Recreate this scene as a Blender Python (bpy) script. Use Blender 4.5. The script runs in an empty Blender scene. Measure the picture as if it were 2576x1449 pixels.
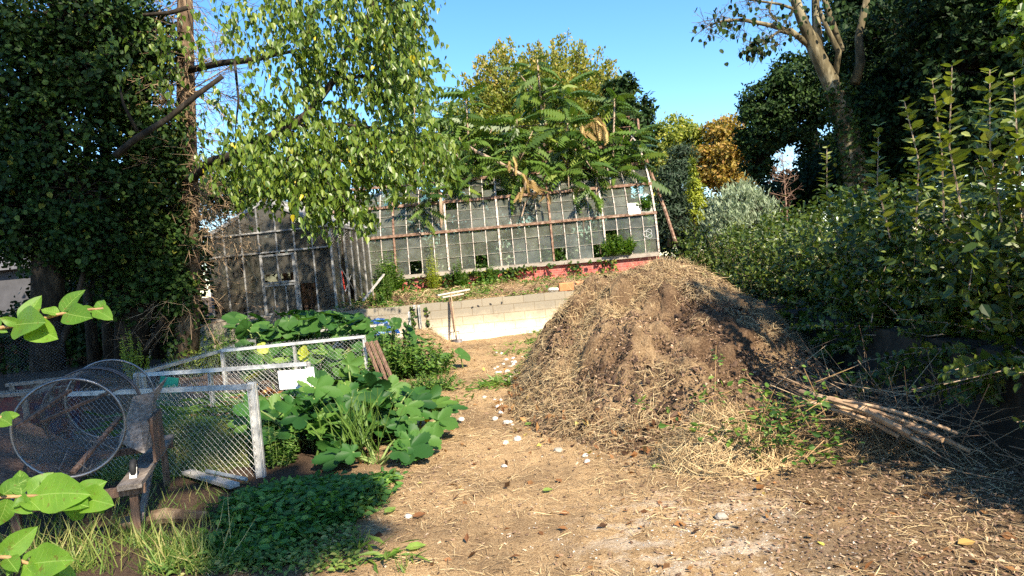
import bpy, math
import numpy as np
from mathutils import Vector, Matrix

rng = np.random.default_rng(11)
U = rng.uniform
N = rng.normal
scene = bpy.context.scene
COL = scene.collection
PI = math.pi

# ------------------------------------------------------------------ camera maths (places things at their true depth)
FPX = 1709.0
ROLL = math.radians(5.2)
PITCH = math.radians(1.66)
HC = 1.65


def ray(px, py):
    X = (px - 1288) / FPX
    Y = (724.5 - py) / FPX
    x = X * math.cos(ROLL) + Y * math.sin(ROLL)
    y = -X * math.sin(ROLL) + Y * math.cos(ROLL)
    return np.array((x, math.cos(PITCH) + y * math.sin(PITCH), -math.sin(PITCH) + y * math.cos(PITCH)))


def P(px, py, d):
    a = ray(px, py)
    t = d / a[1]
    return np.array((a[0] * t, d, HC + a[2] * t))


def G(px, py, z=0.0):
    a = ray(px, py)
    t = (z - HC) / a[2]
    return np.array((a[0] * t, a[1] * t, z))


# ------------------------------------------------------------------ numpy noise
def _h(i, j, s):
    v = np.sin(i * 127.1 + j * 311.7 + s * 74.7) * 43758.5453
    return v - np.floor(v)


def vnoise(x, y, s=0):
    xi = np.floor(x); yi = np.floor(y)
    fx = x - xi; fy = y - yi
    fx = fx * fx * (3 - 2 * fx); fy = fy * fy * (3 - 2 * fy)
    a = _h(xi, yi, s); b = _h(xi + 1, yi, s); c = _h(xi, yi + 1, s); d = _h(xi + 1, yi + 1, s)
    return (a + (b - a) * fx) * (1 - fy) + (c + (d - c) * fx) * fy


def fbm(x, y, sc=1.0, o=4, s=0):
    t = 0; amp = 0.5; f = 1 / sc
    for k in range(o):
        t = t + amp * (vnoise(x * f, y * f, s + k * 3.3) - 0.5)
        amp *= 0.5; f *= 2.03
    return t


def sstep(a, b, x):
    t = np.clip((x - a) / (b - a), 0, 1)
    return t * t * (3 - 2 * t)


def nrm(v):
    return v / np.maximum(np.linalg.norm(v, axis=-1, keepdims=True), 1e-9)


# ------------------------------------------------------------------ mesh builder
W = {}          # world origin of every object, by name


class MB:
    def __init__(s):
        s.v = []; s.f = []; s.a = []; s.n = 0

    def add(s, V, faces, var=0.5):
        V = np.asarray(V, float).reshape(-1, 3)
        for f in faces:
            f = np.asarray(f, int)
            if f.size:
                s.f.append(f.reshape(-1, f.shape[-1]) + s.n)
        s.v.append(V)
        s.a.append(np.broadcast_to(np.asarray(var, float), (len(V),)))
        s.n += len(V)

    def box(s, c, size, R=None, var=0.5):
        c = np.asarray(c, float); h = np.asarray(size, float) / 2
        v = np.array([(x, y, z) for x in (-1, 1) for y in (-1, 1) for z in (-1, 1)]) * h
        if R is not None:
            v = v @ np.asarray(R).T
        s.add(v + c, [[(0, 1, 3, 2), (4, 6, 7, 5), (0, 4, 5, 1), (2, 3, 7, 6), (0, 2, 6, 4), (1, 5, 7, 3)]], var)

    def beam(s, a, b, w, h, up=(0, 0, 1), var=0.5):
        a = np.asarray(a, float); b = np.asarray(b, float)
        d = b - a; L = np.linalg.norm(d); d = d / L
        x = np.cross(d, up)
        if np.linalg.norm(x) < 1e-4:
            x = np.cross(d, (0, 1, 0.01))
        x = x / np.linalg.norm(x)
        z = np.cross(x, d)
        s.box((a + b) / 2, (w, L, h), np.stack([x, d, z], 1), var)

    def tube(s, pts, rad, n=6, var=0.5, caps=True):
        pts = np.asarray(pts, float); m = len(pts)
        rad = np.broadcast_to(np.asarray(rad, float), (m,))
        T = nrm(np.gradient(pts, axis=0))
        ref = np.array((0, 0, 1.0)) if abs(T[0][2]) < 0.9 else np.array((1.0, 0, 0))
        ang = np.arange(n) * 2 * PI / n
        rings = []
        x = np.cross(T[0], ref)
        for k in range(m):
            x = x - T[k] * np.dot(x, T[k]); x = x / max(np.linalg.norm(x), 1e-9)
            y = np.cross(T[k], x)
            rings.append(pts[k] + rad[k] * (np.cos(ang)[:, None] * x + np.sin(ang)[:, None] * y))
        V = np.concatenate(rings)
        i = np.arange(m - 1)[:, None] * n; j = np.arange(n)[None]; j2 = (j + 1) % n
        q = np.stack([i + j, i + j2, i + n + j2, i + n + j], -1).reshape(-1, 4)
        fs = [q]
        if caps and n > 2:
            fs += [np.arange(n)[::-1][None], (np.arange(n) + (m - 1) * n)[None]]
        s.add(V, fs, var)

    def rods(s, A, B, r, n=3, var=0.5):
        """many straight thin rods at once"""
        A = np.asarray(A, float).reshape(-1, 3); B = np.asarray(B, float).reshape(-1, 3)
        k = len(A)
        if not k:
            return
        d = nrm(B - A)
        ref = np.where(np.abs(d[:, 2:3]) < 0.9, np.array([[0, 0, 1.0]]), np.array([[1.0, 0, 0]]))
        x = nrm(np.cross(d, ref)); y = np.cross(d, x)
        r = np.broadcast_to(np.asarray(r, float), (k,))[:, None, None]
        ang = np.arange(n) * 2 * PI / n
        off = r * (np.cos(ang)[None, :, None] * x[:, None] + np.sin(ang)[None, :, None] * y[:, None])
        V = np.concatenate([A[:, None] + off, B[:, None] + off * 0.7], 1)
        j = np.arange(n); j2 = (j + 1) % n
        q = np.stack([j, j2, n + j2, n + j], -1)[None] + (np.arange(k) * 2 * n)[:, None, None]
        var = np.repeat(np.broadcast_to(np.asarray(var, float), (k,)), 2 * n)
        s.add(V, [q.reshape(-1, 4)], var)

    def scatter(s, tm, pos, R, sc, var=0.5):
        tv, tf = tm
        pos = np.asarray(pos, float).reshape(-1, 3); k = len(pos)
        if not k:
            return
        sc = np.broadcast_to(np.asarray(sc, float), (k,)) if np.ndim(sc) < 2 else np.asarray(sc, float)
        if sc.ndim == 1:
            sc = np.repeat(sc[:, None], 3, 1)
        V = np.einsum('kij,kvj->kvi', R, tv[None] * sc[:, None]) + pos[:, None]
        m = len(tv)
        fs = []
        for f in tf:
            f = np.asarray(f, int)
            fs.append((f[None] + (np.arange(k) * m)[:, None, None]).reshape(-1, f.shape[-1]))
        s.add(V, fs, np.repeat(np.broadcast_to(np.asarray(var, float), (k,)), m))

    def grid(s, X, Y, Z, var=0.5):
        ny, nx = X.shape
        V = np.stack([X, Y, Z], -1).reshape(-1, 3)
        i = np.arange(ny - 1)[:, None] * nx; j = np.arange(nx - 1)[None]
        s.add(V, [np.stack([i + j, i + j + 1, i + nx + j + 1, i + nx + j], -1).reshape(-1, 4)], var)

    def lathe(s, c, prof, n=20, R=None, var=0.5):
        prof = np.asarray(prof, float); ang = np.arange(n) * 2 * PI / n
        V = np.stack([prof[:, 0:1] * np.cos(ang), prof[:, 0:1] * np.sin(ang), np.repeat(prof[:, 1:2], n, 1)], -1).reshape(-1, 3)
        if R is not None:
            V = V @ np.asarray(R).T
        i = np.arange(len(prof) - 1)[:, None] * n; j = np.arange(n)[None]; j2 = (j + 1) % n
        s.add(V + np.asarray(c), [np.stack([i + j, i + j2, i + n + j2, i + n + j], -1).reshape(-1, 4)], var)

    def build(s, name, m, parent=None, smooth=False, origin=None):
        V = np.concatenate(s.v) if s.v else np.zeros((0, 3))
        if origin is None:
            org = W[parent.name] if parent else np.zeros(3)
        else:
            org = np.asarray(origin, float)
        me = bpy.data.meshes.new(name)
        V = V - org
        me.vertices.add(len(V))
        me.vertices.foreach_set('co', V.astype(np.float32).ravel())
        loops = np.concatenate([f.ravel() for f in s.f])
        sizes = np.concatenate([np.full(len(f), f.shape[1]) for f in s.f])
        starts = np.concatenate([[0], np.cumsum(sizes)[:-1]])
        me.loops.add(len(loops))
        me.loops.foreach_set('vertex_index', loops.astype(np.int32))
        me.polygons.add(len(sizes))
        me.polygons.foreach_set('loop_start', starts.astype(np.int32))
        at = me.attributes.new('var', 'FLOAT', 'POINT')
        at.data.foreach_set('value', np.concatenate(s.a).astype(np.float32))
        me.polygons.foreach_set('use_smooth', np.full(len(sizes), bool(smooth)))
        me.update(calc_edges=True)
        if m:
            me.materials.append(m)
        o = bpy.data.objects.new(name, me)
        COL.objects.link(o)
        if parent:
            o.parent = parent
            o.location = org - W[parent.name]
        else:
            o.location = org
        W[o.name] = org
        return o


def tag(o, label, cat, group=None, kind=None):
    if label: o['label'] = label
    if cat: o['category'] = cat
    if group: o['group'] = group
    if kind: o['kind'] = kind
    return o


def thing(name, label, cat, loc, group=None):
    o = bpy.data.objects.new(name, None)
    o.empty_display_size = 0.2
    COL.objects.link(o)
    o.location = loc
    W[o.name] = np.asarray(loc, float)
    return tag(o, label, cat, group)


def struct(o, kind='structure'):
    o['kind'] = kind
    return o


def dup(o, loc, rot=(0, 0, 0), sc=1.0, label=None):
    c = o.copy(); COL.objects.link(c)
    c.location = loc; c.rotation_euler = rot; c.scale = (sc,) * 3 if np.ndim(sc) == 0 else sc
    if label: c['label'] = label
    W[c.name] = np.asarray(loc, float)
    for ch in o.children:
        k = ch.copy(); COL.objects.link(k); k.parent = c
    return c


# ------------------------------------------------------------------ materials
class M:
    def __init__(s, name):
        s.m = bpy.data.materials.new(name); s.m.use_nodes = True
        s.t = s.m.node_tree; s.t.nodes.clear()
        s.out = s.t.nodes.new('ShaderNodeOutputMaterial')

    def n(s, ty, ins=None, **kw):
        nd = s.t.nodes.new('ShaderNode' + ty)
        for k, v in kw.items():
            setattr(nd, k, v)
        for k, v in (ins or {}).items():
            i = nd.inputs[k]
            if isinstance(v, bpy.types.NodeSocket):
                s.t.links.new(v, i)
            else:
                if isinstance(v, tuple) and len(v) == 3 and i.type == 'RGBA':
                    v = v + (1,)
                i.default_value = v
        return nd

    def ramp(s, fac, stops):
        r = s.n('ValToRGB', {'Fac': fac})
        el = r.color_ramp.elements
        while len(el) < len(stops):
            el.new(0.5)
        for e, (p, c) in zip(el, stops):
            e.position = p
            e.color = (c if isinstance(c, tuple) else (c, c, c)) + (1,)
        return r.outputs['Color']

    def mix(s, f, a, b, mode='MIX'):
        nd = s.n('Mix', None, data_type='RGBA', blend_type=mode)
        for i, v in ((0, f), (6, a), (7, b)):
            if isinstance(v, bpy.types.NodeSocket):
                s.t.links.new(v, nd.inputs[i])
            else:
                nd.inputs[i].default_value = v + (1,) if isinstance(v, tuple) else v
        return nd.outputs[2]

    def noise(s, scale, co=None, detail=5, rough=0.6, **k):
        ins = {'Scale': scale, 'Detail': detail, 'Roughness': rough}
        if co is not None: ins['Vector'] = co
        return s.n('TexNoise', ins).outputs['Fac']

    def obj(s):
        return s.n('TexCoord').outputs['Object']

    def pos(s):
        return s.n('NewGeometry').outputs['Position']

    def var(s):
        return s.n('Attribute', None, attribute_name='var').outputs['Fac']

    def bump(s, h, st=0.5, d=0.02):
        return s.n('Bump', {'Height': h, 'Strength': st, 'Distance': d}).outputs['Normal']

    def bsdf(s, col, rough=0.8, metal=0.0, spec=0.3, normal=None, **k):
        ins = {'Base Color': col, 'Roughness': rough, 'Metallic': metal, 'Specular IOR Level': spec}
        if normal is not None: ins['Normal'] = normal
        ins.update(k)
        return s.n('BsdfPrincipled', ins).outputs['BSDF']

    def end(s, sh):
        s.t.links.new(sh, s.out.inputs['Surface'])
        return s.m


def simple(name, c1, c2=None, scale=6.0, rough=0.8, metal=0.0, bump=0.3, bs=None, spec=0.3, bd=0.01, stretch=None, c3=None):
    m = M(name); co = m.obj()
    if stretch:
        co = m.n('Mapping', {'Vector': co, 'Scale': stretch}).outputs['Vector']
    f = m.noise(scale, co)
    st = [(0.3, c1), (0.7, c2 or c1)] if not c3 else [(0.3, c1), (0.52, c2), (0.68, c3)]
    c = m.ramp(f, st)
    nb = m.bump(m.noise(bs or scale * 4, co), bump, bd)
    return m.end(m.bsdf(c, rough, metal, spec, nb))


def leafmat(name, stops, rough=0.5, trans=0.35, spec=0.4, tcol=None, blem=False):
    m = M(name); v = m.var()
    c = m.ramp(v, stops)
    f = m.noise(9.0, m.pos(), 3)
    c2 = m.mix(m.ramp(f, [(0.35, 0.0), (0.7, 0.5)]), c, m.mix(1.0, c, (0.75, 0.95, 0.6), 'MULTIPLY'))
    if blem:
        c2 = m.mix(m.ramp(m.noise(90.0, m.pos(), 4, 0.6), [(0.60, 0.0), (0.68, 0.75)]), c2, (0.13, 0.10, 0.025))
        c2 = m.mix(m.ramp(m.noise(22.0, m.pos(), 4, 0.6), [(0.45, 0.0), (0.7, 0.5)]), c2, (0.07, 0.17, 0.02))
    b = m.bsdf(c2, rough, 0, spec)
    tc = m.mix(1.0, c2, tcol or (1.5, 1.6, 0.55), 'MULTIPLY')
    t = m.n('BsdfTranslucent', {'Color': tc}).outputs['BSDF']
    return m.end(m.n('MixShader', {0: trans, 1: b, 2: t}).outputs[0])


def varmat(name, stops, rough=0.85, spec=0.2, nscale=None):
    m = M(name)
    c = m.ramp(m.var(), stops)
    if nscale:
        c = m.mix(m.ramp(m.noise(nscale, m.pos()), [(0.3, 0.0), (0.7, 0.6)]), c, m.mix(1.0, c, (0.5, 0.45, 0.4), 'MULTIPLY'))
    return m.end(m.bsdf(c, rough, 0, spec))


# --- ground
def ground_material():
    m = M('ground_soil'); p = m.pos()
    sep = m.n('SeparateXYZ', {0: p})
    x, y, z = sep.outputs
    n1 = m.noise(0.9, p, 6, 0.65); n2 = m.noise(7.0, p, 6, 0.7); n3 = m.noise(70.0, p, 6, 0.8)
    nx = m.noise(3.0, p, 3)
    straw = m.ramp(n3, [(0.32, (0.11, 0.066, 0.036)), (0.47, (0.37, 0.235, 0.115)), (0.64, (0.57, 0.41, 0.22))])
    soil = m.ramp(n3, [(0.32, (0.022, 0.014, 0.010)), (0.52, (0.065, 0.042, 0.028)), (0.70, (0.17, 0.115, 0.072))])
    sand = m.ramp(n3, [(0.30, (0.28, 0.20, 0.13)), (0.5, (0.48, 0.375, 0.26)), (0.72, (0.64, 0.54, 0.41))])
    gr = m.ramp(n3, [(0.3, (0.03, 0.04, 0.012)), (0.7, (0.10, 0.12, 0.04))])

    def mask(expr):
        return expr

    def math_(op, a, b=None, c=None):
        ins = {0: a}
        if b is not None: ins[1] = b
        if c is not None: ins[2] = c
        return m.n('Math', ins, operation=op).outputs[0]

    def sm(lo, hi, v):
        return m.n('MapRange', {'Value': v, 'From Min': lo, 'From Max': hi}, interpolation_type='SMOOTHSTEP').outputs[0]

    wob = math_('MULTIPLY', math_('SUBTRACT', n1, 0.5), 2.2)
    base = m.mix(sm(0.42, 0.62, n1), straw, m.mix(0.5, straw, soil))
    # path is straw, left garden is dark soil; the edge runs along x = -1.2 - 0.1 y
    edge = math_('ADD', math_('ADD', x, wob), math_('MULTIPLY', y, 0.07))
    base = m.mix(sm(-0.55, -1.7, edge), base, soil)
    # sandy pale patch, front right
    dx = math_('SUBTRACT', x, 1.05); dy = math_('SUBTRACT', y, 3.9)
    r = math_('SQRT', math_('ADD', math_('MULTIPLY', dx, dx), math_('MULTIPLY', dy, dy)))
    r = math_('ADD', r, math_('MULTIPLY', wob, 0.75))
    base = m.mix(math_('MULTIPLY', sm(1.15, 0.35, r), sm(0.47, 0.60, m.noise(5.0, p, 4, 0.7))), base, sand)
    # wood chips far right
    rr = math_('ADD', math_('ADD', x, math_('MULTIPLY', y, -0.05)), wob)
    base = m.mix(sm(1.1, 2.2, rr), base, m.mix(0.25, soil, straw))
    base = m.mix(m.ramp(n2, [(0.44, 0.0), (0.62, 0.55)]), base, m.mix(0.6, base, soil))
    h = m.mix(0.5, n3, n2)
    return m.end(m.bsdf(base, 0.95, 0, 0.12, m.bump(h, 0.9, 0.03)))


def bark(name, c1, c2, c3, s=9.0):
    return simple(name, c1, c2, s, 0.9, 0, 0.9, s * 2.2, 0.15, 0.03, (1, 1, 0.3), c3)


MT = {}
MT['ground'] = ground_material()
MT['bark_brown'] = bark('bark_brown', (0.045, 0.030, 0.020), (0.13, 0.088, 0.055), (0.26, 0.19, 0.125))
MT['bark_dark'] = bark('bark_dark', (0.010, 0.008, 0.006), (0.030, 0.024, 0.017), (0.07, 0.055, 0.038))
MT['bark_plane'] = bark('bark_plane', (0.035, 0.030, 0.016), (0.11, 0.09, 0.05), (0.27, 0.235, 0.15), 4.0)
MT['bark_pale'] = bark('bark_pale', (0.16, 0.11, 0.075), (0.30, 0.22, 0.15), (0.42, 0.33, 0.24), 14)
MT['twig_dry'] = varmat('twig_dry', [(0, (0.10, 0.065, 0.04)), (0.6, (0.27, 0.18, 0.11)), (1, (0.40, 0.30, 0.18))])
MT['straw'] = varmat('straw', [(0, (0.075, 0.045, 0.024)), (0.35, (0.21, 0.135, 0.07)), (0.75, (0.42, 0.30, 0.155)), (1, (0.55, 0.43, 0.24))])
MT['chips'] = varmat('chips', [(0, (0.03, 0.018, 0.012)), (0.4, (0.10, 0.06, 0.038)), (0.8, (0.25, 0.16, 0.10)), (1, (0.45, 0.33, 0.22))])
MT['deadleaf'] = leafmat('deadleaf', [(0, (0.055, 0.026, 0.013)), (0.45, (0.20, 0.085, 0.035)), (0.8, (0.33, 0.17, 0.07)), (1, (0.42, 0.36, 0.08))], 0.7, 0.12, 0.2, (1.2, 0.9, 0.5))
MT['lime'] = leafmat('leaf_lime', [(0, (0.050, 0.095, 0.010)), (0.5, (0.115, 0.175, 0.018)), (0.985, (0.19, 0.235, 0.035)), (0.993, (0.60, 0.46, 0.03)), (1, (0.66, 0.50, 0.03))], 0.42, 0.34, 0.5)
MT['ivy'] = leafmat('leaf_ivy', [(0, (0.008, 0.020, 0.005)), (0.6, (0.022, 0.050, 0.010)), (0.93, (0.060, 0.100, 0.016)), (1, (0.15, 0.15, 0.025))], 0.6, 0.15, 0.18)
MT['heaven'] = leafmat('leaf_heaven', [(0, (0.038, 0.078, 0.013)), (0.6, (0.092, 0.150, 0.026)), (1, (0.18, 0.22, 0.035))], 0.42, 0.28)
MT['heaven_dead'] = leafmat('leaf_heaven_dead', [(0, (0.25, 0.15, 0.06)), (1, (0.52, 0.36, 0.16))], 0.7, 0.25, 0.2, (1.1, 1.0, 0.7))
MT['backtree'] = leafmat('leaf_backtree', [(0, (0.045, 0.085, 0.015)), (0.5, (0.13, 0.165, 0.022)), (0.85, (0.27, 0.24, 0.035)), (1, (0.36, 0.24, 0.05))], 0.5, 0.32)
MT['yellowtree'] = leafmat('leaf_yellow', [(0, (0.12, 0.16, 0.025)), (0.6, (0.27, 0.28, 0.04)), (1, (0.40, 0.36, 0.07))], 0.55, 0.33)
MT['orangetree'] = leafmat('leaf_orange', [(0, (0.14, 0.12, 0.02)), (0.45, (0.30, 0.20, 0.03)), (1, (0.42, 0.20, 0.07))], 0.55, 0.33)
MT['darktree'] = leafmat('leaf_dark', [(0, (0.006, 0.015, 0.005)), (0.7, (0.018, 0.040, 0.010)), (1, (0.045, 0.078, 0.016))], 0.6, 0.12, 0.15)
MT['conifer'] = leafmat('leaf_conifer', [(0, (0.014, 0.03, 0.016)), (1, (0.05, 0.085, 0.04))], 0.6, 0.1)
MT['column'] = leafmat('leaf_column', [(0, (0.20, 0.24, 0.03)), (1, (0.42, 0.42, 0.05))], 0.55, 0.35)
MT['silver'] = leafmat('leaf_silver', [(0, (0.16, 0.20, 0.12)), (1, (0.36, 0.40, 0.28))], 0.55, 0.25, 0.3, (1.2, 1.3, 0.8))
MT['hedge'] = leafmat('leaf_hedge', [(0, (0.014, 0.030, 0.005)), (0.5, (0.064, 0.098, 0.012)), (0.9, (0.16, 0.185, 0.032)), (1, (0.27, 0.28, 0.09))], 0.42, 0.22, 0.4)
MT['squash'] = leafmat('leaf_squash', [(0, (0.014, 0.052, 0.011)), (0.7, (0.036, 0.105, 0.018)), (1, (0.10, 0.18, 0.03))], 0.55, 0.25, 0.3)
MT['pumpkin'] = leafmat('leaf_pumpkin', [(0, (0.028, 0.085, 0.016)), (0.7, (0.080, 0.165, 0.035)), (0.9, (0.20, 0.28, 0.06)), (1, (0.50, 0.50, 0.05))], 0.55, 0.30, 0.3)
MT['weed'] = leafmat('leaf_weed', [(0, (0.035, 0.085, 0.014)), (0.6, (0.085, 0.165, 0.026)), (1, (0.19, 0.25, 0.045))], 0.5, 0.33)
MT['herb'] = leafmat('leaf_herb', [(0, (0.03, 0.085, 0.016)), (0.6, (0.08, 0.18, 0.03)), (1, (0.17, 0.27, 0.05))], 0.5, 0.3)
MT['grass'] = leafmat('blade_grass', [(0, (0.045, 0.10, 0.016)), (0.55, (0.12, 0.19, 0.035)), (0.8, (0.24, 0.25, 0.07)), (1, (0.46, 0.36, 0.17))], 0.55, 0.3)
MT['front'] = leafmat('leaf_front', [(0, (0.075, 0.16, 0.018)), (0.75, (0.15, 0.27, 0.032)), (1, (0.26, 0.36, 0.09))], 0.5, 0.45, 0.3, None, True)
MT['stem'] = simple('green_stem', (0.10, 0.16, 0.04), (0.20, 0.25, 0.08), 20, 0.6)
MT['stem_red'] = simple('brown_stem', (0.17, 0.10, 0.05), (0.34, 0.21, 0.09), 20, 0.6)
MT['flower'] = simple('flower_petal', (0.75, 0.42, 0.01), (0.85, 0.55, 0.02), 8, 0.6)
MT['alu'] = simple('aluminium', (0.30, 0.30, 0.29), (0.55, 0.54, 0.51), 9, 0.5, 0.55, 0.2, c3=(0.66, 0.65, 0.62))
MT['bar_white'] = simple('peeling_white_bar', (0.10, 0.065, 0.045), (0.42, 0.37, 0.32), 16, 0.8, 0, 0.4, c3=(0.60, 0.56, 0.50))
MT['rust'] = simple('rust', (0.07, 0.035, 0.024), (0.21, 0.125, 0.085), 10, 0.9, 0, 0.5, c3=(0.36, 0.27, 0.205))
MT['alu_dull'] = simple('dull_aluminium', (0.13, 0.13, 0.13), (0.30, 0.30, 0.29), 9, 0.55, 0.4, 0.2, c3=(0.52, 0.51, 0.49))
MT['wire'] = simple('galvanised_wire', (0.34, 0.33, 0.31), (0.55, 0.54, 0.51), 30, 0.5, 0.5)
MT['rim'] = simple('dull_rim', (0.10, 0.10, 0.10), (0.27, 0.265, 0.26), 6, 0.35, 0.7, 0.1)
MT['wire_dark'] = simple('dull_wire', (0.10, 0.10, 0.095), (0.22, 0.215, 0.20), 30, 0.5, 0.5)
MT['wood_grey'] = simple('weathered_wood', (0.09, 0.07, 0.055), (0.21, 0.17, 0.135), 8, 0.85, 0, 0.5, 30, stretch=(6, 0.8, 6), c3=(0.30, 0.255, 0.21))
MT['wood_brown'] = simple('old_brown_wood', (0.06, 0.035, 0.024), (0.15, 0.09, 0.06), 8, 0.85, 0, 0.5, 30, stretch=(6, 6, 0.8), c3=(0.24, 0.155, 0.11))
MT['wood_pale'] = simple('bleached_wood', (0.34, 0.30, 0.25), (0.52, 0.48, 0.42), 8, 0.8, 0, 0.4, 30, stretch=(0.8, 6, 6))
MT['handle'] = simple('ash_handle', (0.20, 0.12, 0.07), (0.40, 0.28, 0.17), 12, 0.6)
MT['steel_dark'] = simple('dark_steel', (0.05, 0.045, 0.045), (0.16, 0.14, 0.135), 14, 0.5, 0.6, 0.3)
MT['concrete'] = simple('concrete', (0.20, 0.17, 0.14), (0.36, 0.32, 0.265), 4, 0.95, 0, 0.6, 40)
MT['white'] = simple('white_board', (0.74, 0.74, 0.74), (0.82, 0.82, 0.82), 4, 0.6, 0, 0.05)
MT['ink'] = simple('grey_ink', (0.33, 0.31, 0.36), (0.42, 0.40, 0.46), 20, 0.8, 0, 0)
MT['tarp'] = simple('blue_tarp', (0.12, 0.28, 0.58), (0.24, 0.44, 0.74), 5, 0.45, 0, 0.5, 12, 0.4, 0.03)
MT['stone'] = simple('white_stone', (0.30, 0.26, 0.21), (0.66, 0.62, 0.55), 22, 0.9, 0, 0.9, 60)
MT['shade_dark'] = simple('shade_dark_wall', (0.020, 0.017, 0.012), (0.055, 0.045, 0.033), 5, 0.95, 0, 0.8, 30)  # bank wall: near-black colour carries the deep shade under the hedge
MT['hollow'] = simple('terracotta', (0.50, 0.17, 0.07), (0.66, 0.28, 0.13), 9, 0.9)
MT['render'] = simple('house_render_shaded', (0.05, 0.05, 0.055), (0.08, 0.08, 0.088), 3, 0.9)  # shade on the pale house is darkened into this colour
MT['slate'] = simple('roof_slate', (0.07, 0.07, 0.08), (0.14, 0.14, 0.15), 8, 0.8)
MT['redpaint'] = simple('red_paint', (0.35, 0.03, 0.02), (0.5, 0.06, 0.04), 8, 0.5)
MT['rubber'] = simple('black_rubber', (0.012, 0.012, 0.012), (0.03, 0.03, 0.03), 8, 0.7)
MT['green_sign'] = simple('green_board', (0.01, 0.17, 0.11), (0.02, 0.24, 0.16), 8, 0.6)
MT['yellow_paint'] = simple('yellow_paint', (0.5, 0.45, 0.10), (0.6, 0.55, 0.15), 8, 0.6)
MT['chalk'] = simple('chalk_mark', (0.42, 0.43, 0.42), (0.55, 0.56, 0.55), 20, 0.9)


def m_wall():
    m = M('concrete_blocks'); p = m.pos(); sep = m.n('SeparateXYZ', {0: p})
    uv = m.n('CombineXYZ', {0: sep.outputs[0], 1: sep.outputs[2], 2: 0.0}).outputs[0]
    b = m.n('TexBrick', {'Vector': uv, 'Scale': 1.0, 'Mortar Size': 0.009, 'Mortar Smooth': 0.2, 'Brick Width': 0.5, 'Row Height': 0.2,
                         'Color1': (0.88, 0.88, 0.88), 'Color2': (1.0, 0.98, 0.95), 'Mortar': (0.66, 0.61, 0.54)})
    n = m.noise(2.2, p, 6, 0.7); nf = m.noise(60, p, 4, 0.7)
    zf = m.n('Math', {0: sep.outputs[2], 1: m.n('Math', {0: n, 1: 0.55}, operation='MULTIPLY').outputs[0]}, operation='ADD').outputs[0]
    c = m.ramp(zf, [(0.44, (0.74, 0.68, 0.56)), (0.60, (0.60, 0.53, 0.40)), (0.76, (0.43, 0.375, 0.275)), (0.92, (0.33, 0.29, 0.22)), (1.0, (0.27, 0.24, 0.185))])
    c = m.mix(1.0, c, b.outputs['Color'], 'MULTIPLY')
    c = m.mix(m.ramp(m.noise(14, p, 5, 0.75), [(0.55, 0.0), (0.72, 0.55)]), c, (0.14, 0.115, 0.085))
    c = m.mix(m.ramp(nf, [(0.45, 0.0), (0.7, 0.25)]), c, (0.20, 0.17, 0.13))
    h = m.mix(0.35, b.outputs['Color'], nf)
    return m.end(m.bsdf(c, 0.95, 0, 0.1, m.bump(h, 0.6, 0.015)))


def m_brick():
    m = M('red_brick'); p = m.pos(); sep = m.n('SeparateXYZ', {0: p})
    uv = m.n('CombineXYZ', {0: sep.outputs[0], 1: sep.outputs[2], 2: 0.0}).outputs[0]
    b = m.n('TexBrick', {'Vector': uv, 'Scale': 1.0, 'Mortar Size': 0.006, 'Brick Width': 0.23, 'Row Height': 0.075,
                         'Color1': (0.30, 0.055, 0.045), 'Color2': (0.40, 0.10, 0.085), 'Mortar': (0.36, 0.17, 0.14)})
    n = m.noise(5, p, 6, 0.7)
    c = m.mix(m.ramp(n, [(0.5, 0.0), (0.7, 0.6)]), b.outputs['Color'], (0.42, 0.26, 0.22))
    return m.end(m.bsdf(c, 0.9, 0, 0.15, m.bump(b.outputs['Fac'], -0.4, 0.01)))


def m_glass(name, dirt1, dirt2, clear, rough, bumpst=0.1, bs=30.0, tint=(0.75, 0.82, 0.75)):
    m = M(name); p = m.pos()
    n = m.noise(1.3, p, 6, 0.7)
    c = m.ramp(n, [(0.35, dirt1), (0.65, dirt2)])
    nb = m.bump(m.noise(bs, p, 3), bumpst, 0.01)
    d = m.bsdf(c, rough, 0, 0.5, nb)
    t = m.n('BsdfTransparent', {'Color': tint}).outputs[0]
    vv = m.n('Math', {0: m.noise(2.5, p, 5, 0.7), 1: m.n('MapRange', {'Value': m.var(), 'To Min': -.22, 'To Max': .22}).outputs[0]}, operation='ADD').outputs[0]
    f = m.n('MapRange', {'Value': vv, 'From Min': 0.3, 'From Max': 0.7, 'To Min': max(clear - 0.16, 0), 'To Max': clear + 0.16}).outputs[0]
    return m.end(m.n('MixShader', {0: f, 1: d, 2: t}).outputs[0])


def m_screen():
    """fine woven wire: half open"""
    m = M('wire_screen')
    d = m.bsdf((0.25, 0.245, 0.24), 0.38, 0.6, 0.5)
    t = m.n('BsdfTransparent', {'Color': (1, 1, 1)}).outputs[0]
    return m.end(m.n('MixShader', {0: 0.82, 1: d, 2: t}).outputs[0])


def m_heap():
    m = M('compost'); p = m.pos()
    n1 = m.noise(1.1, p, 5, 0.6); n2 = m.noise(9, p, 6, 0.75); n3 = m.noise(50, p, 5, 0.8)
    s = m.ramp(n3, [(0.32, (0.13, 0.08, 0.043)), (0.5, (0.31, 0.21, 0.115)), (0.7, (0.47, 0.345, 0.195))])
    d = m.ramp(n3, [(0.3, (0.026, 0.016, 0.009)), (0.5, (0.098, 0.060, 0.035)), (0.72, (0.25, 0.165, 0.098))])
    c = m.mix(m.ramp(n1, [(0.44, 0.0), (0.60, 0.85)]), d, s)
    c = m.mix(m.ramp(n2, [(0.5, 0.0), (0.65, 0.6)]), c, d)
    return m.end(m.bsdf(c, 0.97, 0, 0.08, m.bump(m.mix(0.5, n2, n3), 1.0, 0.05)))


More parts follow.
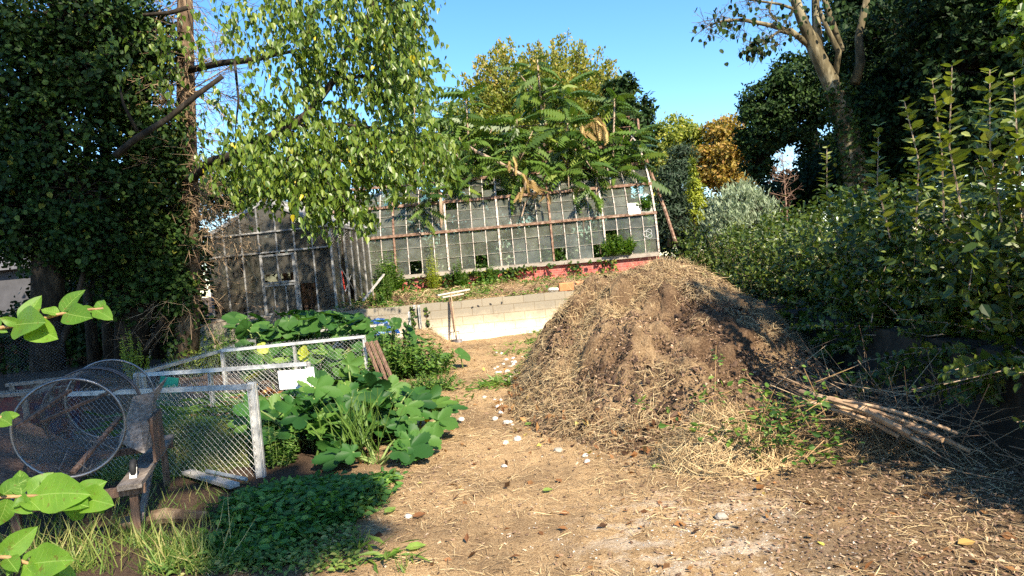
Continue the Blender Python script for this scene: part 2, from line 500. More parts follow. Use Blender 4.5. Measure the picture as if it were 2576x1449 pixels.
def m_crate():
    m = M('painted_boards'); p = m.obj()
    n = m.noise(5.5, p, 4, 0.6)
    c = m.ramp(n, [(0.36, (0.04, 0.05, 0.09)), (0.46, (0.11, 0.028, 0.026)), (0.57, (0.09, 0.06, 0.05)), (0.64, (0.27, 0.24, 0.20))])
    return m.end(m.bsdf(c, 0.7, 0, 0.3))


MT['wall'] = m_wall(); MT['brick'] = m_brick(); MT['heap'] = m_heap(); MT['crate'] = m_crate(); MT['screen'] = m_screen()
MT['glass_old'] = m_glass('old_dirty_glass', (0.070, 0.076, 0.058), (0.165, 0.170, 0.138), 0.52, 0.13, 0.03, 12, (0.72, 0.80, 0.70))
MT['glass_new'] = m_glass('patterned_glass', (0.034, 0.032, 0.027), (0.100, 0.092, 0.076), 0.18, 0.20, 0.25, 60, (0.55, 0.52, 0.45))

# ------------------------------------------------------------------ leaf templates (base at origin, tip +y, face +z)
T_OV = (np.array([(0, 0, 0), (.26, .25, .05), (.27, .58, .04), (0, 1, -.06), (-.27, .58, .04), (-.26, .25, .05)]), [[(0, 1, 2, 3), (0, 3, 4, 5)]])
T_RD = (np.array([(0, 0, 0), (.36, .14, .05), (.42, .48, .03), (.22, .80, -.01), (0, 1, -.10), (-.22, .80, -.01), (-.42, .48, .03), (-.36, .14, .05)]),
        [[(0, 1, 2, 3), (0, 5, 6, 7)], [(0, 3, 4), (0, 4, 5)]])
T_HT = (np.array([(0, 0, 0), (.25, .10, .05), (.29, .40, .04), (.15, .72, 0), (0, 1.05, -.10), (-.15, .72, 0), (-.29, .40, .04), (-.25, .10, .05)]),
        [[(0, 1, 2, 3), (0, 5, 6, 7)], [(0, 3, 4), (0, 4, 5)]])
T_NR = (np.array([(0, 0, 0), (.11, .4, .02), (0, 1, -.05), (-.11, .4, .02)]), [[(0, 1, 2), (0, 2, 3)]])
T_CL = (np.array([(0, 0, 0), (.30, .45, .06), (0, 1, -.05), (-.30, .45, .06)]), [[(0, 1, 2), (0, 2, 3)]])
T_BL = (np.array([(-.03, 0, 0), (.03, 0, 0), (.022, .55, .02), (-.022, .55, .02), (0, 1, -.10)]), [[(0, 1, 2, 3)], [(3, 2, 4)]])
T_ST = (np.array([(-.5, 0, 0), (.5, 0, 0), (.5, 1, 0), (-.5, 1, 0), (0, 0.5, 0.6)]), [[(0, 1, 4), (1, 2, 4), (2, 3, 4), (3, 0, 4)]])


def lobed(lobes=5, depth=0.28, teeth=3, amp=0.06, nr=40, cup=0.10):
    """big palmate leaf: petiole at the origin, outline all round with a notch behind"""
    th = np.linspace(-PI * 0.92, PI * 0.92, nr)
    lob = np.abs(np.cos(th * lobes / 2 * 1.0))
    r = (0.5 + 0.10 * np.cos(th)) * (1 - depth + depth * lob ** 1.0) + amp * (np.arange(nr) % 2 - .5) * (nr > 30)
    x = np.sin(th) * r; y = np.cos(th) * r + 0.10
    fold = .05 * (lob - .5)
    z = cup * (r / 0.6) ** 2 - fold - 0.20 * np.maximum(y - 0.15, 0) ** 2 - .10 * np.maximum(-y, 0)
    mid = np.stack([x * 0.55, y * 0.55, z * 0.35 - fold * .8], 1)
    V = np.concatenate([[(0, 0.04, -0.03)], mid, np.stack([x, y, z], 1)])
    i = np.arange(nr - 1)
    return (V, [np.stack([np.zeros(nr - 1, int), 1 + i + 1, 1 + i], 1), np.stack([1 + i, 2 + i, nr + 2 + i, nr + 1 + i], 1)])


T_SQ = lobed(5, 0.44, 2, 0.045, 62)
T_PK = lobed(5, 0.16, 1, 0.02, 40, 0.13)


def frond(k=9, droop=0.6):
    vs = []; fs = []; n = 0
    for i in range(k):
        t = 0.14 + 0.86 * i / (k - 1)
        y = t - 0.12 * droop * t * t; z = -0.42 * droop * t ** 2.2
        for sgn in (-1, 1):
            L = 0.29 * (1 - 0.45 * (t - 0.2) ** 2) * (0.75 if i == 0 else 1)
            if i == k - 1: L *= 0.8
            d = np.array((sgn * 0.70, 0.25 + 0.25 * (i == k - 1), -0.85)); d /= np.linalg.norm(d)
            w = np.array((-sgn * 0.3, 0.9, 0.1)) * L * 0.25
            b = np.array((0, y, z))
            vs += [b, b + d * L * .4 + w, b + d * L, b + d * L * .4 - w]
            fs.append((n, n + 1, n + 2, n + 3)); n += 4
    # rachis
    for i in range(3):
        t0 = i / 3; t1 = (i + 1) / 3
        f = lambda t: np.array((0, t - 0.12 * droop * t * t, -0.42 * droop * t ** 2.2))
        a = f(t0); b = f(t1); w = np.array((0.008, 0, 0))
        vs += [a - w, a + w, b + w, b - w]; fs.append((n, n + 1, n + 2, n + 3)); n += 4
    return (np.array(vs), [fs])


T_FR = frond()
T_FR2 = frond(8, 1.2)


def frames(d, n):
    d = nrm(np.asarray(d, float)); x = nrm(np.cross(d, n)); z = np.cross(x, d)
    return np.stack([x, d, z], -1)


def rdir(k, zb=0.0, zs=1.0):
    v = N(size=(k, 3)); v[:, 2] = v[:, 2] * zs + zb
    return nrm(v)


def orient(k, mode, out=None):
    if mode == 'hang':
        d = nrm(N(size=(k, 3)) * (.36, .36, .2) + (0, 0, -1))
        n = nrm(N(size=(k, 3)) * (1, 1, .3) + (0.25, -0.55, 0.15))
    elif mode == 'flat':
        d = nrm(N(size=(k, 3)) * (1, 1, .35)); n = nrm(N(size=(k, 3)) * .45 + (0, 0, 1))
    elif mode == 'out':
        d = nrm(N(size=(k, 3)) + (0, 0, -.35)); n = nrm(out * .9 + N(size=(k, 3)) * .55 + (0, 0, .45))
    elif mode == 'up':
        d = nrm(N(size=(k, 3)) * (.55, .55, .3) + (0, 0, 1)); n = nrm(N(size=(k, 3)))
    return frames(d, n)


# ------------------------------------------------------------------ heights
HCX, HCY = 1.90, 9.2
_hp = [(-0.06, 8.9), (-0.10, 7.9), (0.10, 6.86), (0.61, 5.98), (1.20, 5.60), (2.10, 5.70), (3.2, 6.3), (3.75, 7.6), (4.2, 9.2), (4.0, 11.2), (2.6, 12.9), (1.2, 12.4), (0.25, 11.3), (-0.02, 10.0)]
_ha = np.array([math.atan2(y - HCY, x - HCX) for x, y in _hp]); _hr = np.array([math.hypot(x - HCX, y - HCY) for x, y in _hp])
_o = np.argsort(_ha); _ha = _ha[_o]; _hr = _hr[_o]
_hax = np.concatenate([_ha - 2 * PI, _ha, _ha + 2 * PI]); _hrx = np.tile(_hr, 3)
BUMPS = [(U(0.0, 3.2), U(5.8, 10.5), U(.04, .11), U(.18, .42)) for _ in range(46)] + [
    (0.98, 7.35, .20, .30), (0.62, 8.7, .16, .30), (1.25, 8.6, .15, .33), (0.85, 9.6, .16, .28), (1.5, 6.5, .13, .34), (2.5, 7.6, .12, .45), (1.0, 8.0, .1, .25), (2.0, 9.4, .10, .4), (2.75, 9.4, .20, .40), (2.3, 9.5, .10, .45)]


def heap_h(x, y):
    dx = x - HCX; dy = y - HCY
    th = np.arctan2(dy, dx); r = np.hypot(dx, dy)
    Rr = np.interp(th, _hax, _hrx) * (1 + 0.07 * fbm(x, y, 0.8, 3, 5))
    q = np.clip(r / Rr, 0, 1.3)
    front = np.clip(-np.sin(th), 0, 1); left = np.clip(-np.cos(th), 0, 1)
    e = 1.32 - 0.18 * front + 0.22 * left
    f = np.where(q < 1, 1 - np.minimum(q, 1) ** e, -(q - 1) * 1.2)
    f = f - 0.10 * np.exp(-(r / 0.7) ** 2) * 0.4
    h = 1.48 * f
    rid = fbm(th * 3.4, r * .55, 0.5, 4, 61)
    tex = np.clip(h, 0, .6) / .6 * np.clip(r / .5, 0, 1)
    h = h + tex * rid * (.22 + .48 * left)
    w = np.clip(h * 2.5, 0, 1)
    for bx, by, a, b in BUMPS:
        d2 = ((x - bx) ** 2 + (y - by) ** 2) / (b * b)
        h = h + w * a * .75 * np.exp(-d2 * d2)
    # ridged relief running downhill
    h = h + w * (0.22 * fbm(x, y, 0.75, 4, 2) + 0.10 * np.abs(fbm(x * 1.0, y, 0.35, 3, 9)) + 0.06 * fbm(x, y, 0.14, 3, 12))
    return h


def gh(x, y):
    """ground height"""
    x = np.asarray(x, float); y = np.asarray(y, float)
    z = 0.05 * fbm(x, y, 1.3, 4, 1) + 0.03 * fbm(x, y, 0.25, 3, 4)
    fade = sstep(14, 16, y)
    z = z + 0.34 * np.exp(-(((x + 2.35) / 0.60) ** 2 + ((y - 15.9) / 0.70) ** 2))
    z = z + 0.10 * np.exp(-(((x - 0.3) / 1.2) ** 2 + ((y - 15.9) / 0.6) ** 2))
    z = z + 0.16 * np.exp(-(((x + 3.3) / 0.8) ** 2 + ((y - 8.6) / 0.9) ** 2))
    z = z + 0.10 * sstep(-4, -9, x) * sstep(8, 14, y) * 3
    terr = sstep(16.405, 16.42, y) * (0.93 + 0.24 * sstep(16.6, 20.5, y) + 0.14 * fbm(x, y, 1.1, 4, 7))
    return np.where(y > 16.41, terr, z)


def on(x, y, dz=0.0):
    return np.array((x, y, float(gh(x, y)) + dz))


# ------------------------------------------------------------------ GROUND
def ax(lo, hi, step, far):
    c = np.arange(lo, hi + 1e-6, step)
    k = 1.28 ** np.arange(1, 26) * step * 1.6
    k = np.cumsum(k); k = k[k < far]
    return np.concatenate([(lo - k)[::-1], c, hi + k])


xs = ax(-10, 7, 0.055, 420); ys = ax(0.5, 16.35, 0.055, 420)
ys = np.sort(np.concatenate([ys[ys < 16.36], [16.40, 16.425], np.arange(16.5, 22, 0.1), ys[ys > 22]]))
X, Y = np.meshgrid(xs, ys)
Zg = gh(X, Y)
b = MB(); b.grid(X, Y, Zg)
struct(b.build('ground', MT['ground'], smooth=True))

# ------------------------------------------------------------------ RETAINING WALL
b = MB()
wr = [-9.2, 4.3]
xx = np.arange(wr[0], wr[1], 0.5)
for i, x0 in enumerate(xx):
    b.box((x0 + .25, 16.3 + 0.1, 0.40), (0.5, 0.2, 1.16 + 0.012 * ((i * 7) % 3 - 1)))
wall = b.build('retaining_wall', MT['wall'])
tag(wall, 'weathered concrete block retaining wall, grey above and cream below, with spade and fork leaning on it', 'wall')
hb = MB()
for px, py in ((1188, 773.5), (1203, 770), (1234, 765), (1074, 797), (1262, 762)):
    c = P(px, py, 16.296)
    a = np.arange(9) * 2 * PI / 9
    r = 0.028 * (1 + 0.3 * np.sin(a * 2 + px))
    V = np.stack([c[0] + r * np.cos(a), np.full(9, 16.296), c[2] + r * np.sin(a)], 1)
    hb.add(V, [np.arange(9)[None]])
hb.build('weep_hole', MT['rubber'], wall)

# bank wall on the right, coloured dark for the shade under the hedge
b = MB()
yb = np.linspace(1.0, 16.0, 60); zb = np.linspace(-0.1, 0.72, 10)
Yb, Zb = np.meshgrid(yb, zb)
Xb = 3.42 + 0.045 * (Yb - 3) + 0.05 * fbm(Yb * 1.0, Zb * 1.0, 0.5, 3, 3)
b.grid(Xb, Yb, Zb)
xt = np.linspace(0, 3.0, 12); Xt, Yt = np.meshgrid(xt, yb)
X0 = 3.42 + 0.045 * (Yt - 3) + 0.05 * fbm(Yt, Yt * 0 + .72, 0.5, 3, 3)
Zt = 0.72 + 0.25 * sstep(0, 1.5, Xt) + 0.05 * fbm(Xt, Yt, 0.6, 3, 8) * sstep(0, .3, Xt)
b.grid(X0 + Xt, Yt, Zt)
tag(b.build('bank_wall', MT['shade_dark'], smooth=True), 'low retaining wall, coloured dark for the deep shade below the leafy hedge', 'wall')

# ------------------------------------------------------------------ GREENHOUSE (old, curved)
GX0, GX1 = -6.75, 4.62
prof = np.array([(21.0, 1.75), (21.02, 2.35), (21.10, 2.95), (21.24, 3.45), (21.45, 3.90), (21.70, 4.27), (22.0, 4.62), (22.45, 5.06), (22.9, 5.40), (23.8, 5.85)])


def gp(t):
    k = np.linspace(0, 1, len(prof))
    L = np.concatenate([[0], np.cumsum(np.linalg.norm(np.diff(prof, axis=0), axis=1))]); L /= L[-1]
    return np.array((np.interp(t, L, prof[:, 0]), np.interp(t, L, prof[:, 1])))


L_ = np.concatenate([[0], np.cumsum(np.linalg.norm(np.diff(prof, axis=0), axis=1))]); L_ /= L_[-1]
tp = [L_[2], L_[4], L_[6], L_[8], 1.0]
gh_root = thing('old_greenhouse', 'long derelict greenhouse with curved rusty glazing bars and dirty panes on red brick', 'greenhouse', ((GX0 + GX1) / 2, 23.8, 1.1))
b = MB(); b.box(((GX0 + GX1) / 2, 21.14, 1.30), (GX1 - GX0, 0.22, 0.66)); b.box(((GX0 + GX1) / 2, 26.5, 1.30), (GX1 - GX0, 0.22, 0.9))
b.build('brick_plinth', MT['brick'], gh_root)
b = MB()
for x0 in np.arange(GX0, GX1 - 0.1, 1.421):
    b.box((x0 + 0.7105, 21.06, 1.68), (1.417, 0.30, 0.115))
b.build('sill', MT['concrete'], gh_root)
NB = 7; bw = (GX1 - GX0) / NB
for i in range(NB + 1):
    b = MB()
    x = GX0 + bw * i
    pts = [np.array((x, *gp(t))) for t in np.linspace(0, 1, 22)]
    for p0, p1 in zip(pts[:-1], pts[1:]):
        b.beam(p0, p1 + (p1 - p0) * .05, 0.055, 0.085, (0, -1, .3))
    b.build('rib', MT['rust' if i in (2, 5) else 'bar_white'], gh_root)
missing = {(3, 2, 0), (5, 0, 0), (6, 0, 1), (5, 3, 0), (6, 3, 4), (0, 1, 2), (3, 0, 5), (4, 2, 6), (3, 3, 7), (6, 1, 0), (6, 0, 0), (2, 1, 0), (4, 1, 7), (4, 2, 7)}
rowT = [0, 0.083, 0.166, L_[2] + 0.004]
rowT = list(np.linspace(0, L_[2], 4)) + list(np.linspace(L_[2], L_[4], 4)[1:]) + list(np.linspace(L_[4], L_[6], 4)[1:])
for i in range(NB):
    bars = MB(); gl = MB()
    ncol = 4; cw = bw / ncol; x0 = GX0 + bw * i
    for j in range(1, ncol):
        x = x0 + cw * j
        pts = [np.array((x, *gp(t))) for t in np.linspace(0, L_[6] + .02, 13)]
        for p0, p1 in zip(pts[:-1], pts[1:]):
            bars.beam(p0, p1 + (p1 - p0) * .04, 0.024, 0.045, (0, -1, .3), var=U())
    for j in range(ncol):
        for r in range(len(rowT) - 1):
            if (i, j, r) in missing or (r >= 6 and U() < 0.16):
                continue
            ya, za = gp(rowT[r]); yc, zc = gp(rowT[r + 1] + 0.010)
            xa = x0 + cw * j + 0.004; xb = xa + cw - 0.008
            o = 0.016; tw = N() * .006; tv = N() * .006
            yo = 0.02
            # lower edge laps in front of the pane below
            bars.box(((xa + xb) / 2, ya - .004, za), (cw - .03, .014, .006), var=.2)
            gl.add([(xa, ya - o + yo + tw, za), (xb, ya - o + yo - tw, za), (xb, yc + yo - tw + tv, zc), (xa, yc + yo + tw + tv, zc)], [[(0, 1, 2, 3)]], U())
    gl.build('glass', MT['glass_old'], bars.build('glazing_bay', MT['bar_white'], gh_root))
for k, t in enumerate(tp[:4]):
    b = MB(); y, z = gp(t)
    b.box(((GX0 + GX1) / 2, y - 0.035, z), (GX1 - GX0 + 0.1, 0.07, 0.06 if k else 0.05))
    b.box(((GX0 + GX1) / 2, y - 0.05, z + 0.045), (GX1 - GX0 + 0.1, 0.012, 0.02))
    b.build('purlin', MT['rust'], gh_root)
b = MB(); b.box(((GX0 + GX1) / 2, 23.8, 5.9), (GX1 - GX0, 0.10, 0.10)); b.build('ridge_beam', MT['rust'], gh_root)
# walkway rail over the ridge
b = MB()
for x in np.arange(GX0 + .3, GX1 + .1, 1.1):
    b.rods([(x, 23.7, 5.85)], [(x, 23.6, 6.5)], 0.018, 5)
    s = np.linspace(0, 2 * PI, 9)
    b.tube(np.stack([x + .12 + .09 * np.cos(s), np.full(9, 23.62), 6.33 + .09 * np.sin(s)], 1), 0.008, 4)
for z in (6.15, 6.5):
    b.rods([(GX0 + .3, 23.62, z)], [(GX1 - .03, 23.62, z)], 0.02, 5)
b.build('ridge_rail', MT['rust'], gh_root)
b = MB(); b.tube([P(1611, 362, 22.9), P(1640, 440, 22.2), P(1672, 525, 21.7), P(1700, 610, 21.3)], 0.055, 6); b.tube([P(1604, 300, 23.5), P(1611, 362, 22.9)], 0.04, 6)
b.build('end_brace', MT['rust'], gh_root)
# back slope bars and far side glass
g = MB()
for x in np.arange(GX0, GX1 + .1, bw / 2):
    pts = [np.array((x, 47.6 - p[0], p[1])) for p in prof]; b = MB()
    for p0, p1 in zip(pts[:-1], pts[1:]):
        b.beam(p0, p1, 0.05, 0.06, (0, 1, .3))
    b.build('back_rib', MT['rust'], gh_root)
for x in np.arange(GX0, GX1 - .1, bw / 2):
    for k in range(6):
        g.add([(x + .03, 47.58 - prof[k][0], prof[k][1]), (x + bw / 2 - .03, 47.58 - prof[k][0], prof[k][1]),
               (x + bw / 2 - .03, 47.58 - prof[k + 1][0], prof[k + 1][1]), (x + .03, 47.58 - prof[k + 1][0], prof[k + 1][1])], [[(0, 1, 2, 3)]])
g.build('back_glass', MT['glass_old'], gh_root)
# chalk scribble on one pane
b = MB(); c = P(1630, 588, 20.985)
s = np.linspace(0, 4 * PI, 60); rr = 0.10 + 0.05 * np.sin(1.5 * s)
b.tube(np.stack([c[0] + rr * np.cos(s), np.full(60, 20.96), c[2] + rr * np.sin(s)], 1), 0.007, 4)
b.build('chalk_drawing', MT['chalk'], gh_root)

# ------------------------------------------------------------------ SMALL ALUMINIUM GLASSHOUSE
A0 = np.array((-4.46, 17.2)); rot = math.radians(8)
ux = np.array((-math.cos(rot), math.sin(rot))); uy = np.array((math.sin(rot), math.cos(rot)))
WG, DG, ZB, ZE, ZA = 3.35, 2.75, 1.0, 3.14, 3.92


def gq(a, d, z):
    p = A0 + ux * a + uy * d
    return np.array((p[0], p[1], z))


def ztop(a):
    return ZE + (ZA - ZE) * (1 - abs(a - WG / 2) / (WG / 2))


ag = thing('aluminium_glasshouse', 'small gabled aluminium glasshouse with patterned glass and a front door', 'greenhouse', gq(WG / 2, DG / 2, ZB))
fr = MB(); nb = 7
for k in range(nb + 1):
    a = WG * k / nb
    if k in (2, 3):      # around the door, below the lintel nothing
        pass
    fr.beam(gq(a, 0, ZB - .05), gq(a, 0, ztop(a)), 0.05 if k in (0, nb) else 0.034, 0.05, uy.tolist() + [0])
for a0, a1, z in ((0, WG, 2.62), (0, WG, ZE), (0, WG, ZB)):
    fr.beam(gq(a0, -.028, z), gq(a1, -.028, z), 0.05, 0.04)
fr.beam(gq(0, -.01, ZE), gq(WG / 2, -.01, ZA), 0.06, 0.06); fr.beam(gq(WG, -.01, ZE), gq(WG / 2, -.01, ZA), 0.06, 0.06)
ns = 6
for k in range(1, ns + 1):
    d = DG * k / ns
    fr.beam(gq(0, d, ZB - .05), gq(0, d, ZE), 0.034, 0.05, ux.tolist() + [0]); fr.beam(gq(WG, d, ZB - .05), gq(WG, d, ZE), 0.034, 0.05)
fr.beam(gq(-.02, 0, ZE), gq(-.02, DG, ZE), 0.06, 0.07); fr.beam(gq(WG, 0, ZE), gq(WG, DG, ZE), 0.06, 0.07)
fr.beam(gq(-.01, 0, ZB), gq(-.01, DG, ZB), 0.05, 0.05)
fr.beam(gq(.03, .3, ZB + .1), gq(.03, 1.8, 2.3), 0.02, 0.02); fr.beam(gq(.03, 1.8, ZB + .1), gq(.03, .4, 2.2), 0.02, 0.02)
for k in range(1, nb):
    a = WG * k / nb
    fr.beam(gq(a, DG, ZB), gq(a, DG, ztop(a)), 0.034, 0.04)
fr.build('frame', MT['alu_dull'], ag)
gl = MB()
for k in range(nb):
    a0 = WG * k / nb + .01; a1 = WG * (k + 1) / nb - .01
    zb = ZB
    if k in (2, 3): zb = 2.64
    segs = [(zb, 2.60), (2.64, None)] if zb < 2 else [(2.64, None)]
    for z0, z1 in segs:
        if k == 1 and z1 is not None: z0 = 1.75      # broken lower pane beside the door
        t0 = z1 if z1 else ztop(a0); t1 = z1 if z1 else ztop(a1)
        gl.add([gq(a0, 0, z0), gq(a1, 0, z0), gq(a1, 0, t1), gq(a0, 0, t0)], [[(0, 1, 2, 3)]])
        if k == 1 and z1 is not None:
            gl.add([gq(a0, 0, ZB), gq(a0 + .16, 0, ZB), gq(a0, 0, 1.3)], [[(0, 1, 2)]])
for k in range(ns):
    d0 = DG * k / ns + .01; d1 = DG * (k + 1) / ns - .01
    if k == 1:   # broken: shards hanging and standing
        gl.add([gq(0, d0, ZE), gq(0, d1, ZE), gq(0, d0 + .1, 2.2)], [[(0, 1, 2)]])
        gl.add([gq(0, d0, ZB), gq(0, d1, ZB), gq(0, d1, 1.25), gq(0, d0, 1.55)], [[(0, 1, 2, 3)]])
    elif k == 2:
        gl.add([gq(0, d0, 1.9), gq(0, d1, 1.9), gq(0, d1, ZE), gq(0, d0, ZE)], [[(0, 1, 2, 3)]])
    else:
        gl.add([gq(0, d0, ZB), gq(0, d1, ZB), gq(0, d1, ZE), gq(0, d0, ZE)], [[(0, 1, 2, 3)]])
    gl.add([gq(WG, d0, ZB), gq(WG, d1, ZB), gq(WG, d1, ZE), gq(WG, d0, ZE)], [[(0, 1, 2, 3)]])
for k in range(nb):
    a0 = WG * k / nb + .01; a1 = WG * (k + 1) / nb - .01
    gl.add([gq(a0, DG, ZB), gq(a1, DG, ZB), gq(a1, DG, ztop(a1)), gq(a0, DG, ztop(a0))], [[(0, 1, 2, 3)]])
gl.build('wall_glass', MT['glass_new'], ag)
rf = MB(); rb = MB()
for k in range(ns + 1):
    d = DG * k / ns
    rb.beam(gq(-.06, d, ZE - .01 + .05), gq(WG / 2, d, ZA + .04), 0.04, 0.05); rb.beam(gq(WG + .06, d, ZE + .04), gq(WG / 2, d, ZA + .04), 0.04, 0.05)
rb.beam(gq(WG / 2, -.05, ZA + .06), gq(WG / 2, DG, ZA + .06), 0.08, 0.07)
roof = rb.build('roof', MT['alu'], ag)
for k in range(ns):
    d0 = DG * k / ns + .02; d1 = DG * (k + 1) / ns - .02
    rf.add([gq(-.06, d0, ZE + .04), gq(-.06, d1, ZE + .04), gq(WG / 2, d1, ZA + .04), gq(WG / 2, d0, ZA + .04)], [[(0, 1, 2, 3)]])
    rf.add([gq(WG + .06, d0, ZE + .04), gq(WG + .06, d1, ZE + .04), gq(WG / 2, d1, ZA + .04), gq(WG / 2, d0, ZA + .04)], [[(0, 1, 2, 3)]])
rf.build('roof_glass', MT['glass_new'], roof)
# door between bars 2 and 4 with upper window and lower panels
dr = MB(); a0 = WG * 2 / nb; a1 = WG * 4 / nb; am = (a0 + a1) / 2
for a in (a0 + .04, a1 - .04):
    dr.beam(gq(a, -.06, 1.02), gq(a, -.06, 2.56), 0.07, 0.05, uy.tolist() + [0])
for z in (2.53, 1.83, 1.76, 1.04):
    dr.beam(gq(a0 + .03, -.065, z), gq(a1 - .03, -.065, z), 0.05, 0.05)
dr.beam(gq(am, -.06, 1.83), gq(am, -.06, 2.53), 0.03, 0.04, uy.tolist() + [0])
for q in (1 / 3, 2 / 3):
    a = a0 + (a1 - a0) * q
    dr.beam(gq(a, -.06, 1.04), gq(a, -.06, 1.78), 0.03, 0.04, uy.tolist() + [0])
door = dr.build('door', MT['alu_dull'], ag)
dg = MB()
dg.add([gq(a0 + .05, -.055, 1.05), gq(a1 - .05, -.055, 1.05), gq(a1 - .05, -.055, 1.8), gq(a0 + .05, -.055, 1.8)], [[(0, 1, 2, 3)]])
dg.add([gq(a0 + .05, -.055, 2.05), gq(a1 - .05, -.055, 2.05), gq(a1 - .05, -.055, 2.5), gq(a0 + .05, -.055, 2.5)], [[(0, 1, 2, 3)]])
dg.build('door_glass', MT['glass_new'], door)
b = MB(); b.box(gq(WG / 2, 0, .92), (WG + .1, 0.14, 0.16), np.array([[-ux[0], uy[0], 0], [-ux[1], uy[1], 0], [0, 0, 1]])); b.box(gq(0, DG / 2, .92), (0.14, DG, 0.16), np.array([[-ux[0], uy[0], 0], [-ux[1], uy[1], 0], [0, 0, 1]]))
b.build('base_kerb', MT['concrete'], ag)

# inside: wooden pallet and red pipe frame, dark bench
b = MB(); q0 = gq(.62, .5, 1.0)
for k in range(5):
    b.beam(q0 + (-.42 + k * .16, .1, 0.02), q0 + (-.42 + k * .16 - .12, .35, 0.78), 0.10, 0.02, (0, 1, 0))
tag(b.build('wooden_pallet', MT['wood_brown']), 'brown wooden pallet seen through the broken pane beside the glasshouse door', 'pallet')
b = MB(); c = gq(.35, 1.05, 1.0)
b.tube([c + (-.35, 0, 1.05), c + (0.0, 0, 1.1), c + (.1, 0, 1.06), c + (.14, 0, .95), c + (.22, 0, 0)], 0.02, 6)
tag(b.build('red_pipe', MT['redpaint']), 'thin bent red pipe standing inside the aluminium glasshouse', 'pipe')
b = MB(); b.box(gq(2.75, 1.4, 1.25), (1.0, 1.2, .35)); b.beam(gq(1.55, .9, 1), gq(1.55, .9, 3.1), .07, .07); b.beam(gq(1.95, 1.3, 1), gq(1.95, 1.3, 3.3), .07, .07)
tag(b.build('potting_bench', MT['wood_brown']), 'brown potting bench blurred behind the patterned glass left of the door', 'bench')

# ------------------------------------------------------------------ COMPOST HEAP
hx = np.arange(-0.7, 4.9, 0.026); hy = np.arange(4.9, 13.0, 0.026)
HX, HY = np.meshgrid(hx, hy)
HZ = heap_h(HX, HY)
# push the surface sideways a little so tussocks overhang
gy_, gx_ = np.gradient(HZ, 0.026)
lump = fbm(HX, HY, 0.26, 4, 21) * 0.30 * np.clip(HZ * 2, 0, 1)
nl = np.sqrt(gx_ ** 2 + gy_ ** 2 + 1)
b = MB(); b.grid(HX - gx_ / nl * lump, HY - gy_ / nl * lump, HZ + lump / nl - 0.02 + .05 * fbm(HX, HY, .07, 2, 77))
heap = b.build('compost_heap', MT['heap'])
tag(heap, 'large mound of brown compost, wood chips and dry straw, taller than the block wall', 'compost heap')


def hsurf(x, y):
    e = 0.03
    z = heap_h(x, y)
    gx = (heap_h(x + e, y) - z) / e; gy = (heap_h(x, y + e) - z) / e
    n = nrm(np.stack([-gx, -gy, np.ones_like(z)], -1))
    return np.stack([x, y, z], -1), n


def straw_on(b, pos, n, L, w, tilt=0.35, down=0.0, var=None, pitch=0.0):
    k = len(pos)
    d = N(size=(k, 3)); d[:, 2] -= down
    d = d - n * np.sum(d * n, 1, keepdims=True)
    d = nrm(nrm(d) + n * (np.abs(N(size=(k, 1))) * tilt + pitch))
    f = frames(d, n + N(size=(k, 3)) * .5)
    b.scatter((np.array([(-.5, 0, 0), (.5, 0, 0), (.5, .5, .10), (-.5, .5, .10), (3.3, 1, -.04), (2.7, 1, -.04)]), [[(0, 1, 2, 3), (3, 2, 4, 5)]]),
              pos, f, np.stack([w, L, L], 1), U(0, 1, k) if var is None else var)


def chips_on(b, pos, n, s, tilt=.5, var=None, cup=1):
    k = len(pos)
    d = rdir(k); nn = nrm(n + N(size=(k, 3)) * tilt)
    b.scatter((np.array([(-.3, -.5, 0), (.3, -.45, .08), (.25, .5, 0), (-.2, .55, .1), (0, 0, .14)]), [[(0, 1, 4), (1, 2, 4), (2, 3, 4), (3, 0, 4)]]),
              pos, frames(d - nn * np.sum(d * nn, 1, keepdims=True), nn), s, U(0, 1, k) if var is None else var)


k = 105000
x = U(-.3, 4.4, k); y = U(5.0, 12.6, k)
h = heap_h(x, y); tus = fbm(x, y, 0.5, 4, 33) + 0.25 * fbm(x, y, 1.4, 2, 14) + np.where(h > 1.05, .28, 0) + np.where(x < 1.2, .06, 0)
soil = np.exp(-(((x - 2.1) / .75) ** 2 + ((y - 6.9) / .9) ** 2))
keep = (h > 0.0) & (tus + .03 - .28 * soil > U(-.06, .16, k)) & (y < 11.5)
p, n = hsurf(x[keep], y[keep])
b = MB(); kk = len(p)
straw_on(b, p + n * U(0, .035, (kk, 1)), n, U(.03, .17, kk), U(.0018, .0042, kk), .35, 0.7, np.clip(N(.66, .25, kk), 0, 1))
struct(b.build('straw', MT['straw'], heap), 'stuff')
k = 75000
x = U(-.3, 4.6, k); y = U(5.0, 11.5, k); h = heap_h(x, y); keep = (h > -.02)
p, n = hsurf(x[keep], y[keep]); b = MB(); kk = len(p)
chips_on(b, p + n * .008, n, U(.006, .034, kk) * U(.5, 1.2, kk), .7, np.clip(N(.46, .27, kk), 0, 1))
struct(b.build('wood_chips', MT['chips'], heap), 'stuff')
k = 2600
x = U(.2, 4.2, k); y = U(5.2, 10.5, k); h = heap_h(x, y); keep = (h > .05) & (fbm(x, y, .6, 3, 91) > -.02)
p, n = hsurf(x[keep], y[keep]); b = MB(); kk = len(p)
chips_on(b, p + n * .01, n, U(.03, .085, kk), .9, np.clip(N(.18, .12, kk), 0, 1))
struct(b.build('clods', MT['chips'], heap), 'stuff')
